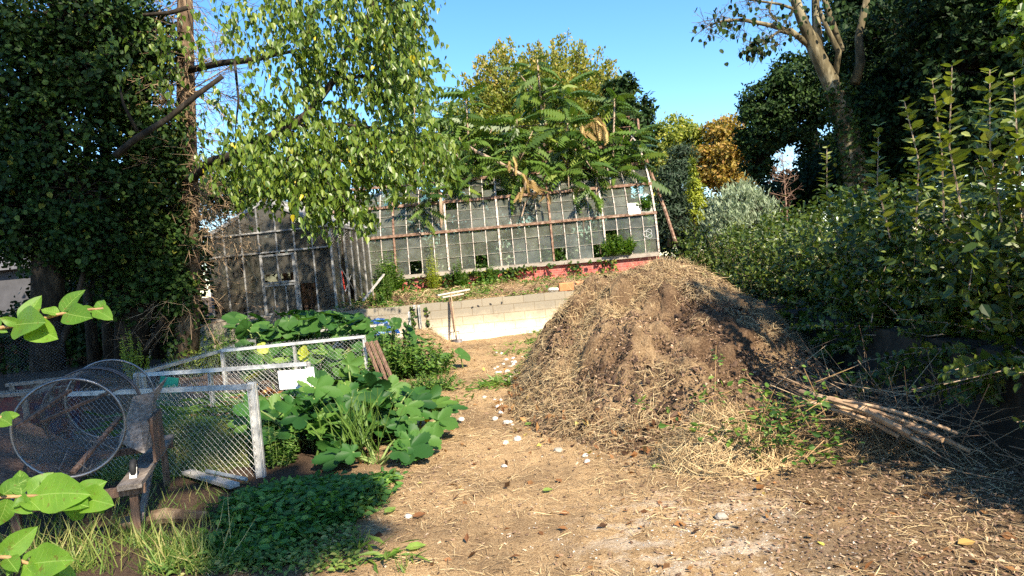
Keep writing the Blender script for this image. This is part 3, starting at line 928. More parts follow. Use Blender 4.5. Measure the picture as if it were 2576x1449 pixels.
# leaf litter spilling at the foot
k = 1500
x = U(-.4, 3.6, k); y = U(5.0, 9.5, k); h = heap_h(x, y); keep = (np.abs(h - .05) < .18)
p, n = hsurf(x[keep], y[keep]); p[:, 2] = np.maximum(p[:, 2], gh(p[:, 0], p[:, 1])); kk = len(p); b = MB()
b.scatter(T_CL, p + n * .02, frames(rdir(kk), n + N(size=(kk, 3)) * .6), U(.05, .11, kk), np.clip(N(.45, .3, kk), 0, 1))
struct(b.build('fallen_leaves', MT['deadleaf'], heap), 'stuff')


def mound(name, label, cat, c, rx, ry, hh, mat, straws, seed=1, L=(.08, .28), mstraw='straw', vr=(.3, 1)):
    b = MB()
    g = np.linspace(-1.15, 1.15, 60); A, B = np.meshgrid(g, g)
    x = c[0] + A * rx; y = c[1] + B * ry
    f = lambda x, y: hh * (1 - (((x - c[0]) / rx) ** 2 + ((y - c[1]) / ry) ** 2) ** .8) + hh * .5 * fbm(x, y, rx * .7, 4, seed) + c[2]
    b.grid(x, y, f(x, y))
    o = b.build(name, mat, smooth=True)
    tag(o, label, cat)
    if straws:
        a = U(0, 2 * PI, straws); r = np.sqrt(U(0, 1, straws)) * 1.12
        x = c[0] + rx * r * np.cos(a); y = c[1] + ry * r * np.sin(a); z = f(x, y)
        e = .02; n = nrm(np.stack([-(f(x + e, y) - z) / e, -(f(x, y + e) - z) / e, np.ones(straws)], 1))
        z = np.maximum(z, gh(x, y))
        b = MB(); straw_on(b, np.stack([x, y, z], 1) + n * U(0, .02, (straws, 1)), n, U(*L, straws), U(.0025, .0055, straws), .22, .4, U(*vr, straws))
        struct(b.build('straw', MT[mstraw], o), 'stuff')
    return o


mound('straw_pile', 'small rounded pile of dry cut straw at the front foot of the compost heap', 'straw pile', (1.50, 5.27, -.02), .46, .40, .36, MT['heap'], 7500, 3)
mound('straw_pile', 'flat straw clump in shade beside the cane bundle', 'straw pile', (2.55, 5.35, -.02), .5, .35, .20, MT['heap'], 2200, 4, vr=(.1, .7))
mound('grass_cuttings', 'faded pile of grass cuttings inside the nearest wire mesh bin', 'garden waste', (-3.35, 6.75, -.03), .85, .42, .40, MT['heap'], 5000, 6, (.1, .35), 'grass', (.3, 1))
mound('leaf_compost', 'low bed of brown leaf compost inside the bin with the white notice', 'garden waste', (-3.5, 8.7, -.03), 1.0, .9, .20, MT['heap'], 900, 8)
mound('soil_pile', 'brown crumbly soil pile against the block wall beside the spade', 'soil pile', (-2.2, 15.75, .02), .62, .5, .42, MT['heap'], 900, 9)
k = 3000
b = MB(); x = U(-4.6, -2.4, k); y = U(7.6, 9.9, k); z = gh(x, y) + .02 + .17 * np.exp(-((x + 3.5) ** 2 + (y - 8.7) ** 2) / .6)
b.scatter(T_CL, np.stack([x, y, z], 1), orient(k, 'flat'), U(.05, .12, k), np.clip(N(.5, .28, k), 0, 1))
tag(b.build('fallen_leaves', MT['deadleaf']), 'brown fallen leaves spread over the compost inside the wire bins', 'leaves', kind='stuff')

# bundle of bamboo canes + dry twigs at the right foot of the heap
canes = [((2012, 985), (2372, 1107), .30, .22, .020), ((2085, 1003), (2290, 1092), .34, .24, .022), ((2060, 1000), (2330, 1120), .28, .18, .013), ((2120, 1008), (2410, 1090), .36, .26, .012),
         ((2030, 1012), (2300, 1078), .31, .22, .012), ((2150, 1020), (2440, 1135), .30, .12, .014), ((2090, 1030), (2260, 1098), .25, .18, .016)]
cl = ['longest thick bamboo cane on top of the cut cane bundle', 'thick pale bamboo cane with sawn ends in the middle of the bundle', 'thin bamboo cane lowest toward the ground in the bundle', 'thin bamboo cane rising furthest toward the bank wall',
      'thin bamboo cane nearest the brambles in the bundle', 'bamboo cane reaching furthest right out of the bundle', 'short bamboo cane under the others in the bundle']
for (a, c, z0, z1, r), l in zip(canes, cl):
    A = G(*a, z0 + .12); B = G(*c, z1)
    b = MB(); t = np.linspace(0, 1, 13)[:, None]
    rad = r * np.where(np.arange(13) % 3 == 1, 1.15, 1.0)
    b.tube(A + (B - A) * t + np.array((0, 0, .03)) * np.sin(t * PI), rad, 7)
    tag(b.build('bamboo_cane', MT['handle']), l, 'cane', 'bamboo canes lying by the heap')
b = MB(); k = 320
c0 = G(2170, 1030, .25); ax_ = nrm(G(2372, 1107, .2) - G(2012, 985, .4))
A = c0 + ax_ * N(0, .42, (k, 1)) + N(size=(k, 3)) * (.16, .22, .10); A[:, 2] = np.maximum(A[:, 2], .05)
d = nrm(ax_ * N(.5, .9, (k, 1)) + N(size=(k, 3)) * (.5, .5, .45))
b.rods(A, A + d * U(.2, .75, (k, 1)), U(.002, .0045, k), 3, U(0, 1, k))
tag(b.build('twig_tangle', MT['twig_dry']), 'tangle of thin dry twigs and stems around the bamboo canes', 'twigs', kind='stuff')
# bramble cuttings
b = MB(); L = MB(); k = 60
c0 = G(1925, 1060, .3)
A = c0 + N(size=(k, 3)) * (.25, .3, .12); A[:, 2] = np.maximum(A[:, 2], .08); d = nrm(N(size=(k, 3)) * (1, 1, .5)); B = A + d * U(.2, .5, (k, 1))
b.rods(A, B, .004, 4)
br = b.build('bramble_cuttings', MT['stem_red'])
tag(br, 'heap of green bramble cuttings in half shade between straw pile and canes', 'brambles')
t = U(0, 1, (k * 14, 1)); pp = np.repeat(A, 14, 0) * (1 - t) + np.repeat(B, 14, 0) * t + N(size=(k * 14, 3)) * .03
L.scatter(T_OV, pp, orient(len(pp), 'flat'), U(.035, .07, len(pp)), U(0, 1, len(pp)))
L.build('leaves', MT['weed'], br)

# ------------------------------------------------------------------ CHAIN LINK PANELS
def chain(b, p0, p1, z0, z1, pitch=.062, r=.0016, sag=0.0):
    p0 = np.asarray(p0, float)[:2]; p1 = np.asarray(p1, float)[:2]
    Lx = np.linalg.norm(p1 - p0); H = z1 - z0; d = (p1 - p0) / Lx; nn = np.array((-d[1], d[0]))
    n = int((Lx + H) / pitch)
    A = []; B = []
    for s in (1, -1):
        for i in range(n + 1):
            a = i * pitch - (H if s > 0 else 0)
            u0 = a; v0 = 0.0; u1 = a + s * H; v1 = H
            # clip to 0..Lx
            du = u1 - u0
            t0, t1 = 0.0, 1.0
            for lim, sg in ((0, 1), (Lx, -1)):
                f0 = (u0 - lim) * sg; f1 = (u1 - lim) * sg
                if f0 < 0 and f1 < 0: t0 = 2
                elif f0 < 0: t0 = max(t0, -f0 / (f1 - f0))
                elif f1 < 0: t1 = min(t1, f0 / (f0 - f1))
            if t0 >= t1: continue
            ua, ub = u0 + du * t0, u0 + du * t1
            va, vb = H * t0, H * t1
            off = .003 * s
            A.append((*(p0 + d * ua + nn * off), z0 + va)); B.append((*(p0 + d * ub + nn * off), z0 + vb))
    b.rods(A, B, r, 4)
    # barbed loops on top
    m = int(Lx / pitch)
    for i in range(m):
        q = p0 + d * (i + .5) * pitch
        b.rods([(*(q - d * .018), z1 - .004), (*(q - d * .008), z1 + .018), (*(q + d * .008), z1 + .018)], [(*(q - d * .008), z1 + .018), (*(q + d * .008), z1 + .018), (*(q + d * .018), z1 - .004)], r, 3)


def panel(label, a, c, z0, z1, posts, rail=True, bottom=False, pw=.045, wire_r=.0013, group='wire mesh panels of the compost bins', toph=None):
    a = np.asarray(a, float); c = np.asarray(c, float)
    root = thing('wire_fence_panel', label, 'fence panel', ((a[0] + c[0]) / 2, (a[1] + c[1]) / 2, z0), group)
    d = (c - a)[:2]; d = d / np.linalg.norm(d)
    if rail:
        b = MB(); A = np.array((*a[:2], z1)); C = np.array((*c[:2], z1))
        b.beam(A, C, .035, .040); b.beam(A + (0, -.02, -.018), C + (0, -.02, -.018), .010, .006)
        for t in np.linspace(.08, .92, 6):
            q = A + (C - A) * t
            b.box(q + (0, -.021, 0), (.014, .008, .014))
        b.build('top_rail', MT['alu'], root)
    for t in posts:
        q = a + (c - a) * t
        zz = (toph or z1) + (.0 if 0 < t < 1 else .015)
        b = MB(); w = pw if t in (0, 1) else .03
        q2 = np.array((q[0], q[1] + .03, 0))
        b.box((q2[0], q2[1], (zz + z0) / 2 - .05), (w, .035, zz - z0 + .1)); b.box((q2[0] - w * .4, q2[1] - .03, (zz + z0) / 2 - .05), (.006, .03, zz - z0 + .09)); b.box((q2[0] + w * .4, q2[1] - .03, (zz + z0) / 2 - .05), (.006, .03, zz - z0 + .09))
        b.build('post', MT['alu'], root)
    b = MB(); chain(b, a[:2] + d * .01 + (0, -.012), c[:2] - d * .01 + (0, -.012), z0 + .02, z1 + (.03 if rail else 0), r=wire_r)
    b.build('mesh', MT['wire'], root)
    return root


f1a, f1b = np.array((-4.45, 6.62, 0)), np.array((-2.37, 5.97, 0))
panel('nearest wire mesh panel with a thick white aluminium end post, beside the squash plants', f1a, f1b, 0, .82, (1,), pw=.075, toph=.84)
q = P(773, 915, 7.35); q2 = P(356, 944, 7.75)
f2a, f2b = np.array((q2[0], 7.75, 0)), np.array((q[0], 7.35, 0))
panel('wire mesh panel with aluminium rail that carries the white notice', f2a, f2b, 0, .82, (0, .42, 1))
q = P(915, 847, 10.2); q2 = P(558, 885, 9.95)
f3a, f3b = np.array((q2[0], 9.95, 0)), np.array((q[0], 10.2, 0))
panel('wire mesh panel the brown boards lean against, round pumpkin leaves behind it', f3a, f3b, 0, .83, (0, .5, 1))
panel('slanting side panel of wire mesh along the left edge of the bins', f2a + (-.1, .05, 0), f3a + (-.05, 0, 0), 0, .82, (0,), pw=.03)
q = P(633, 859, 11.4)
panel('short wire mesh side panel beyond the slanting one, below the pumpkin vine', f3a + (-.05, .05, 0), np.array((q[0], 11.5, 0)), 0, .82, (1,), pw=.03)
q = P(986, 819, 12.3); q2 = P(800, 832, 12.3)
panel('far wire mesh panel in front of the blue tarpaulin with a short white end post', np.array((q2[0], 12.3, 0)), np.array((q[0], 12.3, 0)), 0, .84, (0, 1))
q = P(1030, 786, 15.4); q2 = P(890, 812, 15.4)
panel('loose wire mesh panel without top rail, close to the block wall', np.array((q2[0], 15.4, 0)), np.array((q[0], 15.3, 0)), 0, .87, (1,), rail=False)
# steel upright screwed to the wall
b = MB(); q0 = P(1054, 768, 16.26); q1 = P(1061, 838, 16.26)
b.beam(q1, q0, .05, .006, (0, 1, 0)); b.beam(q1 + (-.022, -.03, 0), q0 + (-.022, -.03, 0), .006, .06, (0, 1, 0)); b.beam(q1 + (.022, -.03, 0), q0 + (.022, -.03, 0), .006, .06, (0, 1, 0))
tag(b.build('steel_upright', MT['alu']), 'pale metal channel upright fixed to the block wall left of the spade', 'post')
b = MB(); q0 = P(1042, 776, 16.25); b.box(q0, (.05, .1, .006)); b.box(q0 + (0, .045, .04), (.05, .008, .09))
tag(b.build('wall_bracket', MT['alu']), 'small metal bracket on the block wall left of the channel upright', 'bracket')

# notice
ns_ = thing('notice_board', 'white notice with handwritten lines fixed to the wire mesh', 'notice', (0, 0, 0))
n0 = P(697, 933, 7.37); n1 = P(783, 926, 7.30)
dx_ = nrm((n1 - n0) * (1, 1, 0)); up_ = np.array((0, -.06, 1.0)); up_ /= np.linalg.norm(up_); nf_ = np.cross(dx_, up_)
Wn = 0.365; Hn = 0.205
ctr = P(743, 953, 7.31) + nf_ * .02
ns_.location = ctr; W[ns_.name] = ctr
Rn = np.stack([dx_, -nf_, up_], 1)
tw = Matrix(Rn.tolist()).to_4x4()
b = MB(); b.box(ctr, (Wn, .006, Hn), Rn); b.build('board', MT['white'], ns_)
Rt = np.stack([dx_, up_, nf_], 1)
for body, ox, oz in (("PAS D'ALIMENTS DE\nMAISON PAS D'ALIAS\nNI DE SAC SOIT DISANT\nCOMPOSTABLES", -.16, .058), ("MERCI", .0, -.078)):
    cu = bpy.data.curves.new('writing', 'FONT')
    cu.body = body; cu.size = .030; cu.space_line = 1.05; cu.extrude = .0003
    to = bpy.data.objects.new('writing', cu); COL.objects.link(to); cu.materials.append(MT['ink'])
    bpy.context.view_layer.update()
    wm = bpy.data.meshes.new_from_object(to.evaluated_get(bpy.context.evaluated_depsgraph_get()))
    bpy.data.objects.remove(to)
    to = bpy.data.objects.new('writing', wm); COL.objects.link(to); to.parent = ns_
    mt = Matrix(Rt.tolist()).to_4x4(); mt.translation = Vector((dx_ * ox + up_ * oz + nf_ * .0045).tolist())
    to.matrix_local = mt; W[to.name] = ctr
b = MB(); b.box(ctr + dx_ * .205 + up_ * .03 - nf_ * .006, (.055, .005, .18), Rn); b.box(ctr + dx_ * .215 - up_ * .06 - nf_ * .01, (.05, .005, .07), Rn)
b.build('tape', MT['white'], ns_)

# brown slats leaning on the panel post
lb = ['outer right brown slat of the three leaning on the wire panel post', 'middle brown slat of the three leaning on the wire panel post', 'left brown slat of the three leaning on the wire panel post']
for k in range(3):
    bt = G(1002 - k * 15, 990 - k * 2, 0.01); tpn = P(945 - k * 12, 858 + k * 1.5, 10.12)
    b = MB(); b.beam(bt, tpn, .055, .028, (0, -1, .2)); b.beam(bt + (0, -.02, 0), tpn + (0, -.02, 0), .014, .02, (0, -1, .2))
    tag(b.build('wooden_board', MT['wood_brown']), lb[k], 'board', 'brown slats leaning on the wire panel')

# blue tarp
b = MB(); g = np.linspace(0, 1, 24); A, B = np.meshgrid(g, g)
c0 = P(800, 852, 14.3); c1 = P(1008, 836, 14.3); c2 = P(880, 800, 15.4); c3 = P(968, 803, 15.4)
Pm = (c0[None, None] * (1 - A)[..., None] + c1[None, None] * A[..., None]) * (1 - B)[..., None] + (c2[None, None] * (1 - A)[..., None] + c3[None, None] * A[..., None]) * B[..., None]
Pm[..., 2] += .10 * fbm(A * 3, B * 3, .6, 3, 5)
b.grid(Pm[..., 0], Pm[..., 1], Pm[..., 2])
tag(b.build('blue_tarpaulin', MT['tarp'], smooth=True), 'crumpled blue tarpaulin over a pile behind the wire mesh, below the block wall', 'tarpaulin')
mound('covered_pile', 'dark pile of garden waste under the blue tarpaulin', 'garden waste', (-3.1, 14.9, -.05), 1.2, .7, .55, MT['heap'], 500, 12)

# spade and fork on the wall
s0 = P(1134, 737, 16.24); s1 = P(1148, 852, 15.78); s2 = P(1152, 874, 15.72)
sp = thing('spade', 'long handled spade with a pale wooden shaft and broad rusty blade against the block wall', 'spade', s2)
b = MB(); b.tube([s0, s0 * .5 + s1 * .5 + (0, .02, 0), s1], [.017, .018, .019], 8); b.build('shaft', MT['handle'], sp)
b = MB(); g = np.linspace(-1, 1, 11); hgt = np.linspace(0, 1, 8); A, B = np.meshgrid(g, hgt)
wv = .125 * (1 - .25 * np.clip(B - .6, 0, 1) * 2)
xb_ = s1[0] + (s2 - s1)[0] * B + A * wv; yb_ = s1[1] + (s2 - s1)[1] * B - .035 * (1 - A ** 2) + .02
zb_ = s1[2] - .01 + (s2[2] - s1[2] + .0) * B - .03 * (1 - A ** 2) * B
b.grid(xb_, yb_, zb_); b.grid(xb_, yb_ + .005, zb_); b.tube([s1 + (0, -.02, .08), s1 + (0, -.03, -.05)], [.022, .012], 8)
b.build('blade', MT['steel_dark'], sp)
f0 = P(1130, 751, 16.24); f1 = P(1144, 835, 15.9); f2 = P(1147, 866, 15.8)
fk = thing('garden_fork', 'garden fork with brown shaft half hidden behind the spade on the block wall', 'fork', f2)
b = MB(); b.tube([f0, f1], .018, 8); b.build('shaft', MT['wood_brown'], fk)
b = MB(); b.box(f1, (.2, .02, .02))
for k in range(4):
    xo = -.095 + k * .063
    b.rods([f1 + (xo, 0, 0)], [f2 + (xo, -.02, 0)], .007, 5)
b.build('tines', MT['steel_dark'], fk)

# hollow bricks and rubble on the wall
def hbrick(c, s, rz, label, rx=0.0):
    b = MB(); cz, sz = math.cos(rz), math.sin(rz)
    R = np.array([[cz, -sz, 0], [sz, cz, 0], [0, 0, 1.0]]) @ np.array([[1, 0, 0], [0, math.cos(rx), -math.sin(rx)], [0, math.sin(rx), math.cos(rx)]])
    b.box(c, (s[0], s[1], s[2]), R)
    for k in range(int(s[2] / .022)):
        z = -s[2] / 2 + .013 + k * .022
        b.box(np.asarray(c) + R @ np.array((0, -s[1] / 2 - .003, z)), (s[0] * .985, .006, .012), R)
    tag(b.build('hollow_brick', MT['hollow']), label, 'brick', 'terracotta bricks on the wall top')


q = P(1424, 720, 16.45); hbrick((q[0], 16.45, 1.09), (.34, .2, .19), .03, 'ribbed terracotta block standing upright on the block wall, leftmost of its row')
q = P(1478, 718, 16.45); hbrick((q[0], 16.46, 1.045), (.36, .2, .10), -.02, 'flat broken terracotta block on the wall top right beside the upright one')
q = P(1462, 707, 16.7); hbrick((q[0], 16.8, 1.14), (.28, .12, .05), .3, 'terracotta shard tilted on rubble behind the wall top', .4)
q = P(1508, 702, 17.2); hbrick((q[0] - .1, 17.2, 1.2), (.34, .14, .05), -.1, 'pale orange terracotta tile lying further back near the heap', .2)
b = MB(); A = P(1100, 743, 16.75); B = P(1180, 728, 17.2); b.beam(A + (0, 0, .0), B, .10, .035)
tag(b.build('wooden_plank', MT['wood_pale']), 'long bleached plank lying on the weedy terrace behind the spade', 'plank', 'bleached planks on the terrace')
b = MB(); A = P(1112, 748, 16.6); B = P(1165, 739, 16.9); b.beam(A, B, .09, .03)
tag(b.build('wooden_plank', MT['wood_pale']), 'short bleached plank under the long one on the terrace edge', 'plank', 'bleached planks on the terrace')
b = MB(); A = P(913, 757, 17.0); B = P(966, 690, 17.7); b.beam(A, B, .06, .03)
tag(b.build('wooden_plank', MT['wood_pale']), 'pale plank leaning upright on the corner of the aluminium glasshouse', 'plank')
b = MB(); k = 500
A = np.stack([U(-.5, 2.6, k), U(16.7, 18.6, k)], 1); A = np.stack([A[:, 0], A[:, 1], gh(A[:, 0], A[:, 1]) + U(.0, .10, k)], 1)
b.rods(A, A + nrm(N(size=(k, 3)) * (1, .6, .25)) * U(.2, .7, (k, 1)), U(.004, .009, k), 3, U(0, .9, k))
tag(b.build('brushwood', MT['twig_dry']), 'dry brown brushwood scattered over the terrace behind the block wall', 'twigs', kind='stuff')

# wooden stakes by the small glasshouse
b = MB(); b.tube([P(704, 850, 15.2), P(699, 762, 15.3)], [.055, .045], 9)
tag(b.build('wooden_stake', MT['handle']), 'upright pale wooden stake in front of the glasshouse door', 'stake')
b = MB(); b.tube([P(655, 850, 15.0), P(693, 788, 15.3)], [.045, .04], 9)
tag(b.build('wooden_stake', MT['handle']), 'slanting wooden stake leaning on the upright one before the glasshouse', 'stake')
b = MB(); s0 = P(600, 790, 15.5); s1 = P(700, 770, 15.4)
for z in (0, -.2, -.4, -.6):
    b.rods([s0 + (0, 0, z)], [s1 + (0, 0, z)], .003, 3)
for t in np.linspace(0, 1, 8):
    b.rods([s0 + (s1 - s0) * t], [s0 + (s1 - s0) * t + (0, 0, -.6)], .002, 3)
tag(b.build('stock_fence', MT['wire']), 'thin sagging wire fence stretched left of the upright wooden stake', 'fence')

# ------------------------------------------------------------------ TROMMEL SIEVE
ca = P(175, 1077, 4.6); cb = P(279, 1004, 5.8)
axd = nrm(cb - ca); RD = .335
tr = thing('drum_sieve', 'home built rotary drum sieve of wire mesh on a wooden trestle', 'compost sieve', (ca[0], 5.2, 0))
sx_ = nrm(np.cross(axd, (0, 0, 1))); sz_ = np.cross(sx_, axd)
RDm = np.stack([sx_, sz_, axd], 1)      # local z along the axis


def ring(b, t, r, tr_, n=48):
    c = ca + (cb - ca) * t; a = np.linspace(0, 2 * PI, n + 1)
    b.tube(c + r * (np.cos(a)[:, None] * sx_ + np.sin(a)[:, None] * sz_), tr_, 8, caps=False)


for t, w in ((0, .0095), (.5, .007), (.55, .007), (1, .009)):
    b = MB(); ring(b, t, RD, w)
    b.build('hoop', MT['rim' if t in (0, 1) else 'steel_dark'], tr, smooth=True)
b = MB(); Ld = np.linalg.norm(cb - ca)
b.lathe(ca, [(RD - .012, .0), (RD - .012, Ld)], 64, RDm)
sc = b.build('screen', MT['screen'], tr, smooth=True)
b = MB()
for i in range(36):
    a = i * 2 * PI / 36
    o = (RD - .010) * (math.cos(a) * sx_ + math.sin(a) * sz_)
    b.rods([ca + o], [cb + o], .0007, 3)
for i in range(20):
    ring(b, i / 19, RD - .010, .0006, 40)
for i in range(24):      # loose wire ends across the open mouth
    a = U(0, 2 * PI); r0 = RD - .02
    p0 = ca + r0 * (math.cos(a) * sx_ + math.sin(a) * sz_)
    p1 = p0 + -(p0 - ca) / r0 * U(.05, .22) + sx_ * U(-.12, .12) + axd * U(-.02, .2)
    b.tube([p0, (p0 + p1) / 2 + sz_ * U(-.02, .03), p1], .0016, 3)
b.build('wire', MT['wire_dark'], sc)
b = MB()
b.beam(ca - sx_ * RD * .95 + sz_ * .05 + axd * .05, ca - sx_ * .1 + sz_ * .20 + axd * .5, .035, .02)
b.beam(ca - sz_ * RD * .93 + axd * .03 - sx_ * .02, ca + sx_ * RD * .62 - sz_ * .05 + axd * .5, .035, .02); b.beam(ca + axd * .5 - sx_ * .3, cb - axd * .05 + sx_ * .1 + sz_ * .1, .035, .02)
b.build('brace', MT['wood_brown'], tr)
fwd = np.array((axd[0], axd[1], 0)); fwd /= np.linalg.norm(fwd); side = np.array((fwd[1], -fwd[0], 0))


def tpz(s, l, z):
    return np.array((ca[0], ca[1], 0)) + side * s + fwd * l + np.array((0, 0, z))


zt = .40
for s in (-.36, .34):
    b = MB(); b.beam(tpz(s, -.12, zt), tpz(s, 1.55, zt), .15, .035); b.build('rail_board', MT['wood_grey'], tr)
b = MB()
for l in (-.02, 1.4):
    b = MB(); b.beam(tpz(-.42, l, zt - .045), tpz(.42, l, zt - .045), .05, .06); b.build('crossbar', MT['wood_brown'], tr)
for s, l in ((-.36, .0), (.34, .0), (-.36, 1.4), (.34, 1.4)):
    b = MB(); b.beam(tpz(s, l, -.05), tpz(s, l, zt - .03), .05, .05, fwd); b.build('leg', MT['wood_brown'], tr)
b = MB(); b.beam(tpz(.34, .1, .08), tpz(.34, .75, zt - .06), .04, .03); b.build('strut', MT['wood_grey'], tr)
for s, l in ((.34, .08), (-.36, .08), (.34, 1.35), (-.36, 1.35)):
    b = MB(); c = tpz(s, l, zt + .085)
    b.beam(tpz(s, l - .05, zt + .018), c, .045, .012); b.beam(tpz(s, l, zt + .02), c + (0, 0, .02), .04, .012)
    cs = b.build('caster', MT['alu'], tr)
    Rw = np.stack([fwd, np.array((0, 0, 1.0)), side], 1)
    w = MB(); w.lathe(c - side * .018, [(.0, 0), (.05, 0), (.062, .008), (.062, .030), (.05, .038), (0, .038)], 20, Rw); w.build('wheel', MT['rubber'], cs, smooth=True)
# side boards: right plywood fin, left sheet
b = MB()
A = [P(418, 948, 5.75), P(385, 985, 5.55), P(335, 998, 5.2), P(297, 1112, 4.85), P(360, 1140, 4.85), P(398, 1100, 5.4), P(388, 1010, 5.6)]
V = np.array(A + [q + side * .012 for q in A]); m_ = len(A); ii = np.arange(m_)
b.add(V, [ii[None], (ii + m_)[::-1][None], np.stack([ii, (ii + 1) % m_, (ii + 1) % m_ + m_, ii + m_], 1)])
b.build('side_sheet', MT['wood_grey'], tr)
for l, s_ in ((.55, .42), (.8, .42)):
    b = MB(); b.box(tpz(s_, l, zt + .19), (.02, .22, .34), np.stack([side, fwd, np.array((0, 0, 1.0))], 1)); b.build('side_board', MT['wood_brown'], tr)
b = MB(); g0 = tpz(-.78, -.1, .86); g1 = tpz(-.78, 1.3, .86); g2 = tpz(-.12, 1.3, .37); g3 = tpz(-.12, -.1, .37)
b.add([g0, g1, g2, g3, g0 + (.01, 0, -.015), g1 + (.01, 0, -.015), g2 + (.01, 0, -.015), g3 + (.01, 0, -.015)], [[(0, 1, 2, 3), (7, 6, 5, 4), (0, 3, 7, 4), (1, 5, 6, 2), (0, 4, 5, 1), (3, 2, 6, 7)]])
b.build('chute_sheet', MT['wood_brown'], tr)

# painted crates behind the drum
def crate(c, size, rz, label, n=4):
    root = thing('painted_crate', label, 'crate', c, 'painted wooden crates behind the drum sieve')
    R = np.array([[math.cos(rz), -math.sin(rz), 0], [math.sin(rz), math.cos(rz), 0], [0, 0, 1]])
    w, d, h = size
    for k in range(n):
        b = MB(); z = h * (k + .5) / n
        b.box(np.asarray(c) + R @ np.array((0, -d / 2, z)), (w, .02, h / n * .94), R)
        b.box(np.asarray(c) + R @ np.array((w / 2, 0, z)), (.02, d, h / n * .94), R)
        b.build('slat', MT['crate'], root)
    b = MB()
    for sx in (-1, 1):
        b.box(np.asarray(c) + R @ np.array((sx * (w / 2 - .03), -d / 2 - .022, h / 2)), (.05, .02, h + .04), R)
    b.box(np.asarray(c) + R @ np.array((0, -d / 2 - .02, h + .02)), (w + .04, .06, .03), R); b.box(np.asarray(c) + R @ np.array((0, d / 2, h / 2)), (w, .02, h), R); b.box(np.asarray(c) + R @ np.array((-w / 2, 0, h / 2)), (.02, d, h), R)
    b.build('corner_post', MT['wood_grey'], root)


q = P(20, 1010, 6.6); crate((q[0] - .05, 6.6, .28), (.95, .5, .60), -.05, 'dark red painted slatted crate with pale flower splashes at the left edge')
q = P(118, 990, 7.1); crate((q[0], 7.1, .30), (.42, .45, .62), .1, 'greyish painted crate with a bleached corner board just right of the red one', 3)
q = P(85, 1000, 7); b = MB(); b.box((q[0] - .2, 7.0, .12), (2.0, .8, .24)); tag(b.build('timber_base', MT['wood_brown']), 'dark timber base the painted crates stand on', 'platform')

# green board with yellow scribble, planks on the ground, white leaf scraps
q = P(425, 968, 7.6); b = MB(); b.box(q, (.20, .012, .17), np.array([[1, 0, .2], [0, 1, 0], [-.2, 0, 1]])); gs = b.build('green_board', MT['green_sign'])
tag(gs, 'small green board with yellow scribble hung inside the wire bin', 'sign')
b = MB()
for k in range(6):
    b.tube([q + (-.07 + k * .022, -.009, -.045), q + (-.062 + k * .022, -.009, -.02 + .008 * (k % 3)), q + (-.055 + k * .022, -.009, -.045)], .003, 3)
b.build('scribble', MT['yellow_paint'], gs)
A = G(470, 1187, .05); B = G(590, 1222, .05); b = MB(); b.beam(A, B, .09, .03)
tag(b.build('wooden_plank', MT['wood_pale']), 'bleached narrow plank on dark soil in front of the nearest wire panel', 'plank')
A = G(520, 1185, .09); B = G(620, 1206, .07); b = MB(); b.tube([A, B], .018, 7)
tag(b.build('metal_pipe', MT['alu']), 'grey metal pipe lying beside the bleached plank at the nearest wire panel', 'pipe')
A = G(300, 1320, .03); B = G(520, 1300, .03); b = MB(); b.tube([A, (A + B) / 2 + (0, .05, .02), B], [.05, .06, .04], 8)
tag(b.build('old_log', MT['bark_brown']), 'old brown log lying in the shade below the drum sieve', 'log')
for (px, py), l in zip(((398, 963 + 0), (412, 971)), ('a', 'b')):
    pass

# ------------------------------------------------------------------ TREES
def clump_points(c, r, k, nsub, shell=.45, sig=.17, flat=.7):
    """leaf positions gathered in clumps inside an ellipsoid; returns points, outward vectors, clump centres"""
    d = rdir(nsub); s = d * (U(shell ** 3, 1, (nsub, 1)) ** (1 / 3))
    sub = np.asarray(c) + s * np.asarray(r)
    i = rng.integers(0, nsub, k)
    m = np.mean(r)
    p = sub[i] + N(size=(k, 3)) * (m * sig, m * sig, m * sig * flat)
    out = nrm((p - np.asarray(c)) / np.asarray(r) ** 1)
    return p, out, sub


def tree(name, label, cat, base, trunk, tr, clumps, leaf, lmat, bmat, size, mode='out', group=None, nsub=60, sig=.17, limbs=True, shell=.45, varbias=0.0, twig=True, kind=None):
    """trunk: list of points; clumps: list of (centre, radii, number of leaves)"""
    root = thing(name, label, cat, base, group)
    b = MB(); trunk = np.asarray(trunk, float)
    b.tube(trunk, tr, 10)
    L = MB()
    for c, r, k in clumps:
        r = np.asarray(r, float) * np.ones(3)
        p, out, sub = clump_points(c, r, k, max(6, int(nsub)), shell, sig)
        v = np.clip(N(.45, .22, len(p)) + varbias, 0, 1)
        L.scatter(leaf, p, orient(len(p), mode, out), U(.45, 1.35, len(p)) * size, v)
        if limbs:
            # limb from the trunk towards the clump, then twigs out to sub clumps
            j = np.argmin(np.linalg.norm(trunk - np.asarray(c), axis=1) + (trunk[:, 2] > c[2]) * 2.0)
            a = trunk[j]; mid = a * .45 + np.asarray(c) * .55 + (0, 0, -.12 * np.linalg.norm(np.asarray(c) - a))
            rr = max(.02, np.mean(np.atleast_1d(tr)) * .38)
            if np.linalg.norm(np.asarray(c) - a) > .2:
                b.tube([a, (a + mid) / 2, mid, np.asarray(c)], [rr, rr * .85, rr * .65, rr * .4], 6)
            if twig:
                for q in sub[:: max(1, len(sub) // 40)]:
                    mq = np.asarray(c) * .5 + q * .5 + N(size=3) * .08 * np.mean(r)
                    st = np.asarray(c) + (q - np.asarray(c)) * .05
                    b.tube([st, mq, q], [rr * .30, rr * .2, rr * .08], 4, caps=False)
    b.build('trunk', bmat, root, smooth=True)
    L.build('crown', lmat, root)
    return root


def tpts(*a):
    return [P(x, y, d) for x, y, d in a]


